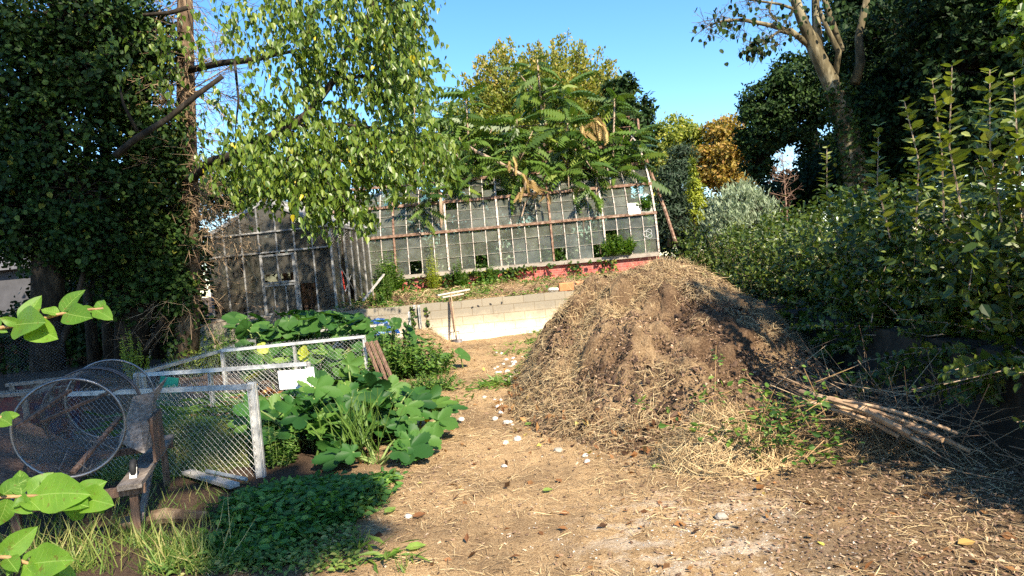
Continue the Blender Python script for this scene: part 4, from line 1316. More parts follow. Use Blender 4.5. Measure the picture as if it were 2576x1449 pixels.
def cl(px, py, d, rx, rz, k, ry=None):
    """clump from picture placement at depth d, radii in metres"""
    return (P(px, py, d), (rx, ry or rx, rz), k)


# big back tree, upright pointed sprays
root = thing('broad_tree', 'large round yellow green tree with upright sprays rising behind the old greenhouse', 'tree', P(1385, 640, 33))
b = MB(); L = MB()
tb = P(1385, 700, 33); tt = P(1372, 300, 33)
b.tube([tb, tt], [.35, .22], 10)
k = 420
ang = U(0, 2 * PI, k); rr = np.sqrt(U(0, 1, k))
zz = U(0, 1, k)
R0 = 5.9; hgt = P(1385, 85, 33)[2]; low = P(1385, 440, 33)[2]
zf = low + (hgt - low) * (1 - rr ** 3.6) * U(.45, 1.0, k) ** .8
xs_ = tt[0] + rr * R0 * np.cos(ang); ys_ = 33.5 + rr * 3.6 * np.sin(ang)
tips = np.stack([xs_, ys_, zf], 1)
tips[:, 2] += U(-.2, .5, k)
ax0 = np.stack([tt[0] + (xs_ - tt[0]) * .25, 33.5 + (ys_ - 33.5) * .25, np.full(k, low - 1.5)], 1)
dirs = nrm((tips - ax0) + N(size=(k, 3)) * .25)
Ls = U(1.6, 3.2, k)
per = 150
t = U(0, 1, (k, per, 1))
pos = tips[:, None] - dirs[:, None] * t * Ls[:, None, None] + N(size=(k, per, 3)) * (.05 + .42 * t)
pos = pos.reshape(-1, 3); tv = t.reshape(-1)
colx = np.repeat(.25 * np.clip((tips[:, 2] - low) / (hgt - low), 0, 1) + U(-.12, .12, k), per)
L.scatter(T_CL, pos, frames(nrm(np.repeat(dirs, per, 0) + N(size=(len(pos), 3)) * .6), rdir(len(pos), .3)), U(.12, .21, len(pos)), np.clip(.42 + colx + N(0, .14, len(pos)) + (1 - tv) * .12, 0, 1))
b.rods(tips - dirs * Ls[:, None], tips, .015, 4); b.rods(np.repeat(tt[None], k, 0) - (0, 0, .5), tips - dirs * Ls[:, None], .04, 5)
b.build('trunk', MT['bark_dark'], root, smooth=True); L.build('crown', MT['backtree'], root)

tree('broad_tree', 'dark leafy tree half hidden behind the right flank of the large yellow green tree', 'tree', P(1585, 640, 30), tpts((1585, 640, 30), (1575, 420, 30), (1580, 300, 30)), [.2, .15, .08],
     [cl(1590, 330, 30, 1.0, 1.5, 2600), cl(1560, 250, 30, .8, 1.0, 1500), cl(1625, 290, 30, .35, 1.0, 500), cl(1610, 400, 30, .8, 1.0, 1200)], T_CL, MT['darktree'], MT['bark_dark'], .22, nsub=40, varbias=.15)
tree('broad_tree', 'dark leafy tree beyond the left end of the old greenhouse', 'tree', P(1125, 640, 31), tpts((1125, 640, 31), (1130, 420, 31), (1140, 300, 31)), [.2, .15, .08],
     [cl(1130, 330, 31, .9, 1.2, 2200), cl(1160, 380, 31, 1.6, 1.0, 2600)], T_CL, MT['backtree'], MT['bark_dark'], .2, nsub=40, varbias=-.2)

# right hand distance
tree('broad_tree', 'pale yellow green tree in the distance right of the greenhouse', 'tree', P(1690, 620, 46), tpts((1690, 620, 46), (1695, 480, 46), (1700, 360, 46)), [.3, .25, .12],
     [cl(1705, 345, 46, 1.7, 1.3, 5200), cl(1680, 415, 46, 1.3, 1.6, 4200), cl(1735, 390, 46, 1.2, 1.4, 3000), cl(1655, 455, 46, .9, 1.5, 2200)], T_CL, MT['yellowtree'], MT['bark_plane'], .26, nsub=70, sig=.16)
tree('broad_tree', 'orange and golden autumn tree in the distance beside the pale yellow one', 'tree', P(1830, 620, 44), tpts((1830, 620, 44), (1825, 470, 44), (1825, 370, 44)), [.3, .25, .12],
     [cl(1822, 330, 44, 1.2, .9, 3000), cl(1825, 385, 44, 1.9, .9, 5500), cl(1845, 440, 44, 2.0, 1.0, 5500), cl(1790, 425, 44, 1.1, 1.2, 2600)], T_CL, MT['orangetree'], MT['bark_dark'], .26, nsub=70, sig=.16)
tree('conifer', 'dark bluish conifer right behind the end of the old greenhouse', 'tree', P(1700, 620, 29), tpts((1700, 620, 29), (1702, 430, 29)), [.2, .08],
     [cl(1700, 470, 29, .95, .9, 5500), cl(1712, 405, 29, .65, .75, 2600), cl(1690, 540, 29, 1.0, .9, 4000)], T_NR, MT['conifer'], MT['bark_dark'], .22, nsub=60)
tree('columnar_shrub', 'narrow columnar yellow green shrub in front of the autumn tree', 'shrub', P(1745, 640, 24), tpts((1748, 640, 24), (1744, 400, 24)), [.06, .02],
     [cl(1744, 425, 24, .13, .45, 420), cl(1747, 470, 24, .22, .6, 900), cl(1752, 520, 24, .30, .6, 900)], T_CL, MT['column'], MT['bark_dark'], .11, nsub=30, limbs=False)
tree('broad_tree', 'dark rounded tree with glossy leaves left of the ivy clad plane trunk', 'tree', P(2050, 660, 34), tpts((2056, 660, 34), (2050, 470, 34), (2048, 340, 34), (2030, 240, 34)), [.34, .30, .22, .1],
     [cl(1920, 270, 34, 1.25, 1.2, 4200), cl(2000, 200, 34, 1.4, 1.3, 4600), cl(1925, 345, 34, 1.4, 1.1, 4200), cl(2060, 260, 34, 1.5, 1.3, 4400), cl(1995, 300, 34, 1.4, 1.3, 3000), cl(1910, 410, 34, .8, .9, 1600), cl(2080, 390, 34, 1.5, 1.0, 3600), cl(2100, 170, 34, 1.2, 1.2, 3000)],
     T_OV, MT['darktree'], MT['bark_dark'], .20, nsub=60, varbias=.25, sig=.14)
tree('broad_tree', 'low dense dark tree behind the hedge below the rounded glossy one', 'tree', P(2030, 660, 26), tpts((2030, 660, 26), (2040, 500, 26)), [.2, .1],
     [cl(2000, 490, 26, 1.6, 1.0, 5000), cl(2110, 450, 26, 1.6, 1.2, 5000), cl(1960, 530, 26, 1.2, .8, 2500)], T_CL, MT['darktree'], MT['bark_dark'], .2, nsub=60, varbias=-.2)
tree('broad_tree', 'low dark green trees far behind, below the autumn tree', 'tree', P(1800, 640, 50), tpts((1800, 640, 50), (1800, 520, 50)), [.2, .1],
     [cl(1660, 545, 50, 1.8, 1.6, 3000), cl(1760, 545, 50, 2.0, 1.6, 3500), cl(1860, 540, 50, 2.0, 1.7, 3500), cl(1960, 530, 50, 2.2, 1.8, 3500), cl(1620, 600, 50, 2, 1.4, 2200), cl(1720, 605, 50, 2, 1.4, 2200), cl(1830, 600, 50, 2.2, 1.4, 2200)], T_CL, MT['conifer'], MT['bark_dark'], .34, nsub=60, varbias=.1)
tree('silver_shrub', 'silvery grey leaved shrub behind the hedge before the autumn tree', 'shrub', P(1870, 640, 17), tpts((1870, 640, 17), (1862, 520, 17)), [.05, .02],
     [cl(1865, 505, 17, .5, .45, 1500), cl(1895, 535, 17, .5, .55, 1300), cl(1825, 545, 17, .5, .5, 1300), cl(1860, 575, 17, .8, .5, 1500)], T_NR, MT['silver'], MT['bark_dark'], .14, 'up', nsub=50)
# dead reddish sapling
root = thing('dead_sapling', 'small bare reddish dead sapling standing above the hedge before the dark trees', 'tree', P(1985, 620, 19))
b = MB(); t0 = P(1985, 620, 19); t1 = P(1968, 385, 19); b.tube([t0, t0 * .5 + t1 * .5, t1], [.03, .02, .006], 6); k = 46
h_ = U(.3, 1, (k, 1)); A = t0 + (t1 - t0) * h_; d = nrm(N(size=(k, 3)) * (1, 1, .2) + (0, 0, .45)); Ln = (1.15 - h_) * .85
b.rods(A, A + d * Ln, .007, 3); q = np.repeat(A + d * Ln * .7, 4, 0); b.rods(q, q + rdir(len(q), .4) * .18, .004, 3)
b.build('stem', MT['rust'], root)

# plane tree: forked pale trunk with bare limbs, ivy on the lower part
root = thing('plane_tree', 'tall plane tree with pale forked trunk, bare overhanging limb and ivy round its foot', 'tree', P(2175, 640, 21))
b = MB(); D = 21
b.tube(tpts((2175, 640, D), (2150, 420, D), (2125, 300, D), (2085, 195, D), (2045, 115, D), (2018, 50, D), (1990, -30, D), (1965, -110, D)), [.42, .36, .30, .25, .20, .16, .14, .1], 12)
b.tube(tpts((2060, 140, D), (2056, 90, D), (2052, 30, D), (2050, -60, D)), [.17, .14, .12, .1], 9)
b.tube(tpts((2098, 210, D), (2110, 130, D - .3), (2075, 60, D - .3), (2060, 20, D - .3)), [.10, .09, .07, .05], 8)
b.tube(tpts((2118, 130, D), (2095, 60, D), (2060, -40, D)), [.10, .09, .07], 8)
b.tube(tpts((2150, 210, D), (2165, 160, D), (2160, 90, D), (2180, 0, D)), [.16, .14, .12, .1], 8)
b.tube(tpts((2040, 118, D), (1990, 78, D), (1930, 62, D - .3), (1870, 50, D - .6), (1820, 52, D - .8), (1790, 62, D - .9)), [.10, .085, .07, .055, .035, .015], 8)
b.tube(tpts((2000, 88, D), (1960, 78, D - .3), (1930, 100, D - .4), (1900, 128, D - .5)), [.06, .045, .03, .012], 6)
b.tube(tpts((1955, 55, D), (1935, 30, D), (1945, -10, D), (1965, -30, D)), [.03, .03, .025, .02], 6)
b.tube(tpts((2020, 30, D), (1960, 10, D), (1890, 0, D), (1850, -20, D)), [.05, .04, .03, .02], 6)
q = np.array(tpts((1790, 62, 20.1), (1805, 54, 20.2), (1840, 50, 20.3), (1870, 50, 20.4), (1900, 128, 20.5), (1930, 100, 20.6), (1940, 30, 20.9), (1890, 0, 21), (1955, 90, 20.7), (1985, 82, 20.8)))
q = np.repeat(q, 16, 0) + N(size=(160, 3)) * .1; d = nrm(N(size=(160, 3)) * (1, .8, .8) + (-.5, 0, -.15)); b.rods(q, q + d * U(.2, .75, (160, 1)), .008, 4)
q2 = np.repeat(q + d * .4, 2, 0); b.rods(q2, q2 + nrm(N(size=(320, 3)) + (-.3, 0, -.2)) * U(.1, .35, (320, 1)), .005, 3)
b.build('trunk', MT['bark_plane'], root, smooth=True)
L = MB(); k = 130; tips = q[rng.integers(0, len(q), k)] + N(size=(k, 3)) * .28
tips = np.concatenate([tips, P(1905, 118, 20.5) + N(size=(90, 3)) * (.22, .22, .2), P(2060, 20, 21) + N(size=(160, 3)) * (.8, .6, .5)])
L.scatter(T_RD, tips, orient(len(tips), 'hang'), U(.12, .2, len(tips)), np.clip(N(.5, .2, len(tips)), 0, 1)); L.build('crown', MT['darktree'], root)
L = MB(); k = 3600; h_ = U(0, 1, k); tr_ = np.array(tpts((2175, 640, D), (2150, 420, D), (2125, 300, D), (2100, 215, D)))
tp_ = np.stack([np.interp(h_, [0, .5, .78, 1], tr_[:, i]) for i in range(3)], 1); dd = rdir(k, 0, .2)
L.scatter(T_RD, tp_ + dd * (.40 - .1 * h_[:, None]) + N(size=(k, 3)) * .1, orient(k, 'out', dd), U(.08, .15, k), np.clip(N(.5, .25, k), 0, 1)); L.build('ivy', MT['ivy'], root)

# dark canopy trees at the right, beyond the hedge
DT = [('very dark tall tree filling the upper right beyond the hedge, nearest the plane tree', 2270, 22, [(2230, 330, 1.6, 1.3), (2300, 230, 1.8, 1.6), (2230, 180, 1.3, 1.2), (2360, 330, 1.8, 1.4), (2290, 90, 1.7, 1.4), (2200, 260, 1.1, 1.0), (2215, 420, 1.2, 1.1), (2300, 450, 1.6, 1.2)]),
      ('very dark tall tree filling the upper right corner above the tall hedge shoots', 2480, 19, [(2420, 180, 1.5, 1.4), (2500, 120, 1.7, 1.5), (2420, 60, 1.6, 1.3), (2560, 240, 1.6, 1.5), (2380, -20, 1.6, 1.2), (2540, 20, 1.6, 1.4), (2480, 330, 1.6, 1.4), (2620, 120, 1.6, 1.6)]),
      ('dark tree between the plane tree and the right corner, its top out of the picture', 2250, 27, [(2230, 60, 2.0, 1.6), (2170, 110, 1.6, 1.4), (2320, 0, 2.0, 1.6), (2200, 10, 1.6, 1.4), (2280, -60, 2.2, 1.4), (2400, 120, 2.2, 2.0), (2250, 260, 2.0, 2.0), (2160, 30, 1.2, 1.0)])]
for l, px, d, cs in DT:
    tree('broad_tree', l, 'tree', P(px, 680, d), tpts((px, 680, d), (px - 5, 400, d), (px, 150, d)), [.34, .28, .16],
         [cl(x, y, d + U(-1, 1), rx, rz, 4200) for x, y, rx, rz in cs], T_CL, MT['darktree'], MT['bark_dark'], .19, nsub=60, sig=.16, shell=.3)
tree('broad_tree', 'sunlit yellow green spray of a tree at the extreme upper right edge', 'tree', P(2640, 680, 12), tpts((2650, 680, 12), (2640, 300, 12), (2620, 60, 12)), [.16, .12, .06],
     [cl(2560, 60, 12, .38, .42, 420), cl(2600, 0, 12, .5, .4, 400), cl(2630, 130, 12, .4, .5, 400)], T_RD, MT['lime'], MT['bark_dark'], .12, nsub=14)
# trees outside the picture on the right and behind the viewer: they shade the right trees and the left garden
tree('broad_tree', 'tall dark tree standing right of the view behind the hedge', 'tree', (22, 11, 0), [(22, 11, 0), (22, 11, 9)], [.5, .3],
     [((20.5, 12, 13), (4, 4, 4), 2600), ((23, 9, 11), (4, 4, 4), 2600), ((19, 15, 10), (3, 3, 3.5), 2200)], T_RD, MT['darktree'], MT['bark_dark'], .5, nsub=60)

SH = (math.sin(math.radians(27)), -math.cos(math.radians(27)))     # horizontal direction to the sun
PERP = (-SH[1], SH[0])


def slot(s, r, z):
    return np.array((PERP[0] * s + SH[0] * r, PERP[1] * s + SH[1] * r, z))


tree('broad_tree', 'big leafy tree standing behind the viewer to the right', 'tree', slot(-2.5, 9, 0), [slot(-2.5, 9, 0), slot(-2.5, 9, 6), slot(-2.6, 9, 14), slot(-2.6, 9, 22)], [.40, .35, .28, .12],
     [(slot(-1.7, 9, 14.8), (2.0, 2.0, 2.0), 2600), (slot(-4.2, 9, 14.8), (2.2, 2.2, 2.0), 2200), (slot(-1.5, 9.3, 17.6), (1.9, 2.0, 1.7), 1900), (slot(-4.0, 9.5, 18), (2.4, 2.4, 2.2), 2000), (slot(-2.0, 9, 20.4), (2.3, 2.3, 1.8), 1500), (slot(-4.8, 9, 21), (2.8, 2.6, 2.4), 1400),
      (slot(.66, 9, 12.0), (.50, .6, .70), 560), (slot(-1.8, 9, 23.0), (2.6, 2.3, 1.8), 900), (slot(-4.4, 9, 24.5), (2.8, 2.6, 2.2), 1000), (slot(-6.5, 9, 17), (2.4, 2.4, 4), 1800), (slot(-6.5, 9, 23), (2.4, 2.4, 3), 1400)],
     T_RD, MT['darktree'], MT['bark_dark'], .30, nsub=60)

tree('broad_tree', 'unseen tree added beside the viewer on the right, to dapple the heap with shade', 'tree', slot(7.6, 5.6, 0), [slot(7.6, 5.6, 0), slot(7.5, 5.5, 5), slot(7.0, 5.2, 9)], [.2, .16, .08],  # unseen crown added to throw dappled shade on the heap's right side
     [(slot(6.25, 5, 9.9), (.85, 1.0, .6), 520), (slot(7.25, 5, 9.3), (.7, .9, .5), 320)], T_RD, MT['darktree'], MT['bark_dark'], .2, nsub=26)

# ------------------------------------------------------------------ LEFT SIDE TREES
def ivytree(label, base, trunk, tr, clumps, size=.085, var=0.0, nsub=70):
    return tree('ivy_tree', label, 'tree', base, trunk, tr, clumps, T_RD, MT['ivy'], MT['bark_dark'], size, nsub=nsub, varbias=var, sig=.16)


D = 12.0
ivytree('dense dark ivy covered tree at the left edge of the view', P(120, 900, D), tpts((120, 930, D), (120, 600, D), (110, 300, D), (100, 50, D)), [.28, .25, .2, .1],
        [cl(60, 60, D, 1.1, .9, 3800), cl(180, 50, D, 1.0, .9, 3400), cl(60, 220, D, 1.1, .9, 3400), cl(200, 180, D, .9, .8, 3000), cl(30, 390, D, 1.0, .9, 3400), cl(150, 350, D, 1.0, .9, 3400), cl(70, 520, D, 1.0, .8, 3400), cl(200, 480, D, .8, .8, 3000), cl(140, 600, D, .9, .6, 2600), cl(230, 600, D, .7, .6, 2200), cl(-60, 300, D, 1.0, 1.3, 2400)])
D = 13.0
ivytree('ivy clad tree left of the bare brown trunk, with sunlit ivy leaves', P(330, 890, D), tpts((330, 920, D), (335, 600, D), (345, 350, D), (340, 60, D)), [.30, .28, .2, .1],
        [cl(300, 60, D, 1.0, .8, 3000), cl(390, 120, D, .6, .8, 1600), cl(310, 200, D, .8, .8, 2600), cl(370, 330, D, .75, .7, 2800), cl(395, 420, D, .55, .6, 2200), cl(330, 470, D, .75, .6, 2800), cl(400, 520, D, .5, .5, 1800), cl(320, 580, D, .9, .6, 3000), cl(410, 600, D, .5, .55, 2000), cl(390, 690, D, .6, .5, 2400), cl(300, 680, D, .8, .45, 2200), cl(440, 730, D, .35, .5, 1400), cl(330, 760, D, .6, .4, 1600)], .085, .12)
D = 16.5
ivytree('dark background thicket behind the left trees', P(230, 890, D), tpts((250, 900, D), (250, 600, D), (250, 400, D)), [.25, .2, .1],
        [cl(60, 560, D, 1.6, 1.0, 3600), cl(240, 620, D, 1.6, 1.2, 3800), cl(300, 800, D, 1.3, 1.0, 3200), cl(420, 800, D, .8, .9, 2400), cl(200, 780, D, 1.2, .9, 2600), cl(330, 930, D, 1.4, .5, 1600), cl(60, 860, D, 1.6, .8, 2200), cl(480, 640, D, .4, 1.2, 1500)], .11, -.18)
for l, px, d, r in (('dark trunk in the shade behind the drum sieve', 272, 13.6, .16), ('second dark leaning trunk in the shade left of the brown one', 225, 13.9, .12)):
    b = MB(); b.tube(tpts((px + 14, 950, d), (px, 760, d), (px - 8, 560, d), (px - 4, 300, d), (px + 30, 60, d)), [r, r * .9, r * .8, r * .6, r * .4], 9)
    tag(b.build('bare_tree', MT['bark_dark'], smooth=True), l, 'tree')

# brown conifer trunk with dead twigs
D = 13.4
root = thing('dead_conifer', 'straight brown trunk with peeling bark and masses of dry dead twigs', 'tree', P(470, 890, D))
b = MB(); tk = np.array(tpts((470, 930, D), (474, 700, D), (472, 480, D), (468, 250, D), (466, 60, D), (464, -120, D)))
b.tube(tk, [.24, .22, .20, .175, .15, .13], 14)
b.build('trunk', MT['bark_brown'], root, smooth=True)
b = MB(); k = 300; h_ = U(.12, 1, k)
A = np.stack([np.interp(h_, np.linspace(0, 1, 6), tk[:, i]) for i in range(3)], 1)
d = nrm(N(size=(k, 3)) * (1, .8, .25) + (0.1, -.2, -.12)); ln = U(.35, 1.5, (k, 1))
mid = A + d * ln * .5; end = A + d * ln + np.stack([np.zeros(k), np.zeros(k), -U(0, .35, k)], 1)
b.rods(A, mid, .009, 4, U(0, .6, k)); b.rods(mid, end, .006, 3, U(.1, .8, k))
q = np.repeat(mid, 5, 0) + np.repeat(end - mid, 5, 0) * U(0, 1, (k * 5, 1)); b.rods(q, q + nrm(np.repeat(d, 5, 0) * .7 + N(size=(k * 5, 3)) * .6 + (0, 0, -.1)) * U(.12, .5, (k * 5, 1)), .0035, 3, U(.1, .9, k * 5))
# the sunlit drooping spray at the foot, in front of the glasshouse
def spray(A0, ends, sub, ln):
    for e in ends:
        e = np.asarray(e); m1 = A0 * .5 + e * .5 + (0, -.05, .12)
        b.tube([A0, m1, e], [.014, .010, .004], 5, U(.5, 1))
        t = U(.2, 1, (sub, 1)); q = np.where(t < .5, A0 + (m1 - A0) * t * 2, m1 + (e - m1) * (t * 2 - 1))
        dd = nrm(nrm(e - A0) + N(size=(sub, 3)) * .5); l2 = U(.3, 1, (sub, 1)) * ln
        b.rods(q, q + dd * l2, .0045, 3, U(.5, 1, sub))
        q2 = np.repeat(q + dd * l2 * .6, 4, 0); b.rods(q2, q2 + nrm(np.repeat(dd, 4, 0) + N(size=(sub * 4, 3)) * .7) * U(.1, .3, (sub * 4, 1)), .003, 3, U(.5, 1, sub * 4))


spray(P(478, 520, 13.3), [P(640, 600, 12.9), P(625, 660, 12.8), P(560, 655, 12.7), P(590, 560, 12.9), P(610, 625, 12.7)], 26, .5)
spray(P(475, 420, 13.3), [P(560, 500, 12.9), P(545, 440, 12.8), P(530, 550, 12.7)], 20, .4)
spray(P(475, 230, 13.3), [P(640, 270, 13.0), P(600, 330, 12.8), P(690, 140, 13.1), P(560, 120, 13.1)], 22, .6)
spray(P(450, 330, 13.3), [P(400, 250, 12.9), P(390, 330, 12.8), P(420, 180, 12.8)], 16, .5)
b.build('dead_twigs', MT['twig_dry'], root)
L = MB(); k = 1500; h_ = U(0, .5, k); A = np.stack([np.interp(h_, np.linspace(0, 1, 6), tk[:, i]) for i in range(3)], 1); dd = rdir(k, 0, .2)
L.scatter(T_RD, A + dd * .27 + N(size=(k, 3)) * .09 - (.1, 0, 0), orient(k, 'out', dd), U(.06, .1, k), np.clip(N(.5, .25, k), 0, 1)); L.build('ivy', MT['ivy'], root)

# lime-leaved tree with hanging sprays, its limb sweeping up to the right
root = thing('lime_tree', 'sunlit tree with big hanging heart shaped leaves and dark sweeping limbs', 'tree', P(400, 880, 12.6))
b = MB(); D = 11.6
limb = np.array(tpts((400, 900, 14.4), (410, 640, 14.3), (445, 480, 13.9), (530, 408, D + .4), (605, 385, D), (722, 322, D), (778, 283, D), (841, 200, D), (880, 120, D), (916, 69, D), (945, -20, D)))
b.tube(limb, [.16, .13, .11, .085, .08, .07, .065, .055, .045, .04, .03], 9)
b.tube(tpts((290, 392, 10.5), (340, 350, 10.5), (420, 300, 10.6), (500, 235, 10.7), (560, 192, 10.8)), [.056, .052, .046, .042, .036], 9)
b.tube(tpts((345, 330, 10.5), (310, 260, 10.4), (300, 215, 10.4)), [.03, .02, .012], 6)
b.tube(tpts((478, 176, 13.2), (560, 158, 12.6), (640, 150, 12.2), (690, 138, 12.0), (780, 120, 11.8)), [.07, .06, .05, .04, .015], 8)
b.tube(tpts((590, 150, 12.3), (600, 250, 12), (592, 330, 12)), [.025, .02, .01], 6)
b.tube(tpts((360, 38, 12), (430, 32, 12), (470, 20, 12.2)), [.03, .035, .04], 6)
b.tube(tpts((620, 382, D), (700, 395, D), (800, 420, D - .3), (900, 470, D - .5)), [.04, .035, .025, .01], 6)
b.tube(tpts((722, 322, D), (820, 310, D), (930, 320, D), (1050, 350, D)), [.04, .035, .025, .01], 6)
b.tube(tpts((841, 200, D), (930, 190, D), (1010, 200, D), (1070, 230, D)), [.035, .03, .02, .01], 6)
b.tube(tpts((880, 120, D), (980, 70, D), (1060, 60, D)), [.03, .025, .01], 6)
L = MB()
# hanging strands: (x, y, spread x, spread y, strands, leaves per strand, length)
ST = [(900, 60, 130, 60, 62, 18, .75), (1005, 60, 60, 60, 24, 16, .7), (1030, 150, 40, 60, 22, 15, .6), (880, 170, 140, 60, 60, 17, .7), (990, 210, 80, 70, 34, 16, .7), (700, 70, 120, 60, 30, 12, .6), (720, 190, 90, 80, 26, 12, .6),
      (760, 300, 120, 40, 44, 15, .6), (640, 370, 70, 30, 26, 14, .55), (720, 400, 110, 35, 56, 17, .65), (860, 350, 120, 40, 62, 18, .7), (960, 370, 90, 40, 46, 17, .7), (1045, 370, 60, 30, 34, 15, .55), (1085, 395, 30, 25, 12, 10, .3), (850, 440, 110, 30, 46, 16, .6), (740, 440, 60, 25, 24, 14, .5),
      (800, 500, 70, 25, 24, 14, .5), (860, 510, 55, 30, 22, 13, .5), (905, 540, 30, 25, 12, 10, .35), (795, 540, 16, 15, 9, 12, .45), (900, -90, 120, 60, 44, 16, .7), (1010, -190, 110, 70, 44, 16, .7), (860, -260, 140, 70, 50, 16, .7), (1060, -110, 60, 60, 22, 16, .7), (720, -190, 110, 90, 40, 14, .7), (960, -360, 140, 60, 40, 16, .7), (620, -90, 90, 60, 18, 12, .6), (620, 470, 60, 40, 24, 13, .5), (560, 300, 70, 70, 24, 12, .5), (540, 420, 40, 40, 16, 12, .5), (480, 90, 100, 70, 18, 10, .5), (400, 200, 60, 60, 14, 9, .5), (600, 60, 60, 50, 18, 10, .5), (830, 8, 160, 30, 40, 16, .7), (330, 120, 90, 70, 14, 9, .5)]
for x, y, sx, sy, ns2, per, ln in ST:
    for i in range(int(ns2 * (1.08 if x > 690 else .7))):
        dd = D + N() * .55
        A = P(x + U(-1, 1) * sx, y + U(-1, 1) * sy, dd)
        out = np.array((N() * .45 + .12, N() * .45, -.55)); out /= np.linalg.norm(out)
        l = ln * U(.6, 1.2); t = np.linspace(0, 1, per)[:, None]
        pts = A + out * l * t + np.array((0, 0, -.25 * l)) * t * t + np.array((0, 0, .12))
        b.tube(pts[[0, per // 2, -1]], [.006, .004, .002], 3, caps=False)
        kk = per
        pos = pts + N(size=(kk, 3)) * .035
        L.scatter(T_HT, pos, orient(kk, 'hang'), U(.075, .145, kk), U(0, 1, kk))
b.build('trunk', MT['bark_dark'], root, smooth=True)
L.build('crown', MT['lime'], root)
# green tree behind, seen low between trunk and glasshouse
tree('broad_tree', 'mid green tree behind the small glasshouse roof', 'tree', P(600, 640, 24), tpts((600, 700, 24), (610, 480, 24)), [.2, .1],
     [cl(590, 455, 24, 1.3, .8, 2600), cl(700, 440, 24, 1.2, .8, 2200), cl(540, 500, 24, .7, .8, 1400), cl(640, 500, 24, 1.0, .5, 1400)], T_CL, MT['ivy'], MT['bark_dark'], .16, nsub=50, varbias=.3)

# ------------------------------------------------------------------ TREES OF HEAVEN growing through the greenhouse
def heaven(label, stem, tr, whorls, d, dead=None):
    root = thing('tree_of_heaven', label, 'tree', stem[0], 'trees of heaven growing through the old greenhouse')
    b = MB(); L = MB(); st = np.asarray(stem, float)
    b.tube(st, tr, 7)
    for px, py, n, ln in whorls:
        c = P(px, py, d + N() * .35)
        j = np.argmin(np.linalg.norm(st - c, axis=1))
        if np.linalg.norm(st[j] - c) > .15:
            a = st[max(0, j - 1)] if st[j][2] > c[2] else st[j]
            b.tube([a, (a + c) / 2 + (0, 0, -.1), c], [.03, .022, .014], 5)
        az = np.arange(n) * 2.4 + U(0, 6); n = int(n * 1.5); az = np.arange(n) * 2.4 + U(0, 6); el = np.linspace(-.45, .50, n) + N(0, .2, n)
        dr = np.stack([np.cos(az) * np.cos(el), np.sin(az) * np.cos(el), np.sin(el)], 1)
        pos = c + np.stack([np.zeros(n), np.zeros(n), np.linspace(-.75, .15, n)], 1) + N(size=(n, 3)) * .12
        fd = frames(dr, np.array((0, 0, 1.0)) + N(size=(n, 3)) * .35); sz_f = U(.5, 1.15, n) * ln; vf = np.clip(N(.5, .25, n), 0, 1); half = rng.random(n) < .5
        L.scatter(T_FR, pos[half], fd[half], sz_f[half], vf[half]); L.scatter(T_FR2, pos[~half], fd[~half], sz_f[~half], vf[~half])
    b.build('trunk', MT['bark_pale'], root, smooth=True); L.build('crown', MT['heaven'], root)
    if dead:
        L = MB()
        for px, py, n, ln in dead:
            c = P(px, py, d - .3)
            L.scatter(T_FR, np.repeat(c[None], n, 0) + N(size=(n, 3)) * .1, frames(nrm(N(size=(n, 3)) * (.5, .5, .2) + (0, 0, -1)), rdir(n)), U(.6, 1, n) * ln, U(0, 1, n))
        L.build('dead_leaves', MT['heaven_dead'], root)


heaven('tallest tree of heaven with a thin straight pale stem in the middle of the greenhouse', tpts((1378, 640, 22.6), (1374, 420, 22.6), (1366, 300, 22.6), (1358, 235, 22.6), (1352, 150, 22.6)), [.06, .055, .05, .04, .02], [(1352, 165, 11, .85), (1310, 190, 8, .85), (1405, 205, 10, .95), (1370, 235, 10, 1.0), (1420, 240, 9, 1.0), (1330, 215, 8, .9)], 22.6)
heaven('tree of heaven on the left side of the greenhouse clump with drooping upper fronds', tpts((1190, 640, 22.3), (1185, 420, 22.3), (1175, 300, 22.3), (1172, 245, 22.3)), [.05, .045, .03, .02], [(1172, 250, 14, 1.1), (1150, 330, 12, 1.1), (1200, 330, 12, 1.1), (1140, 380, 10, 1.0), (1195, 400, 12, 1.1), (1175, 440, 9, .9), (1240, 320, 10, 1.0)], 22.3)
heaven('tree of heaven with low wide fronds between the middle stem and the left one', tpts((1295, 640, 22.0), (1290, 420, 22.0), (1300, 320, 22.0)), [.05, .045, .02], [(1300, 300, 13, 1.1), (1270, 360, 12, 1.1), (1320, 380, 11, 1.1), (1250, 410, 10, 1.0), (1300, 430, 8, .9), (1340, 330, 10, 1.0)], 22.0)
heaven('tree of heaven right of the middle stem with orange stalks', tpts((1435, 640, 22.0), (1430, 420, 22.0), (1428, 310, 22.0)), [.05, .045, .02], [(1428, 300, 14, 1.15), (1400, 360, 11, 1.1), (1455, 370, 12, 1.1), (1410, 410, 8, .9), (1470, 330, 10, 1.0), (1430, 435, 6, .8)], 22.0)
heaven('tree of heaven at the right end of the clump with a brown seed cluster', tpts((1545, 640, 22.2), (1540, 420, 22.2), (1545, 300, 22.2), (1546, 250, 22.2)), [.05, .045, .03, .02], [(1546, 255, 13, 1.1), (1520, 350, 12, 1.15), (1570, 340, 12, 1.1), (1590, 380, 11, 1.1), (1500, 420, 12, 1.1), (1550, 400, 11, 1.0), (1600, 330, 9, .9)], 22.2, [(1490, 300, 9, .7), (1470, 325, 9, .7), (1505, 330, 7, .6)])
heaven('tree of heaven hanging its fronds over the lower panes on the right', tpts((1510, 640, 21.4), (1500, 470, 21.4), (1502, 432, 21.4)), [.04, .03, .02], [(1502, 432, 13, 1.0), (1475, 405, 9, .9)], 21.3)
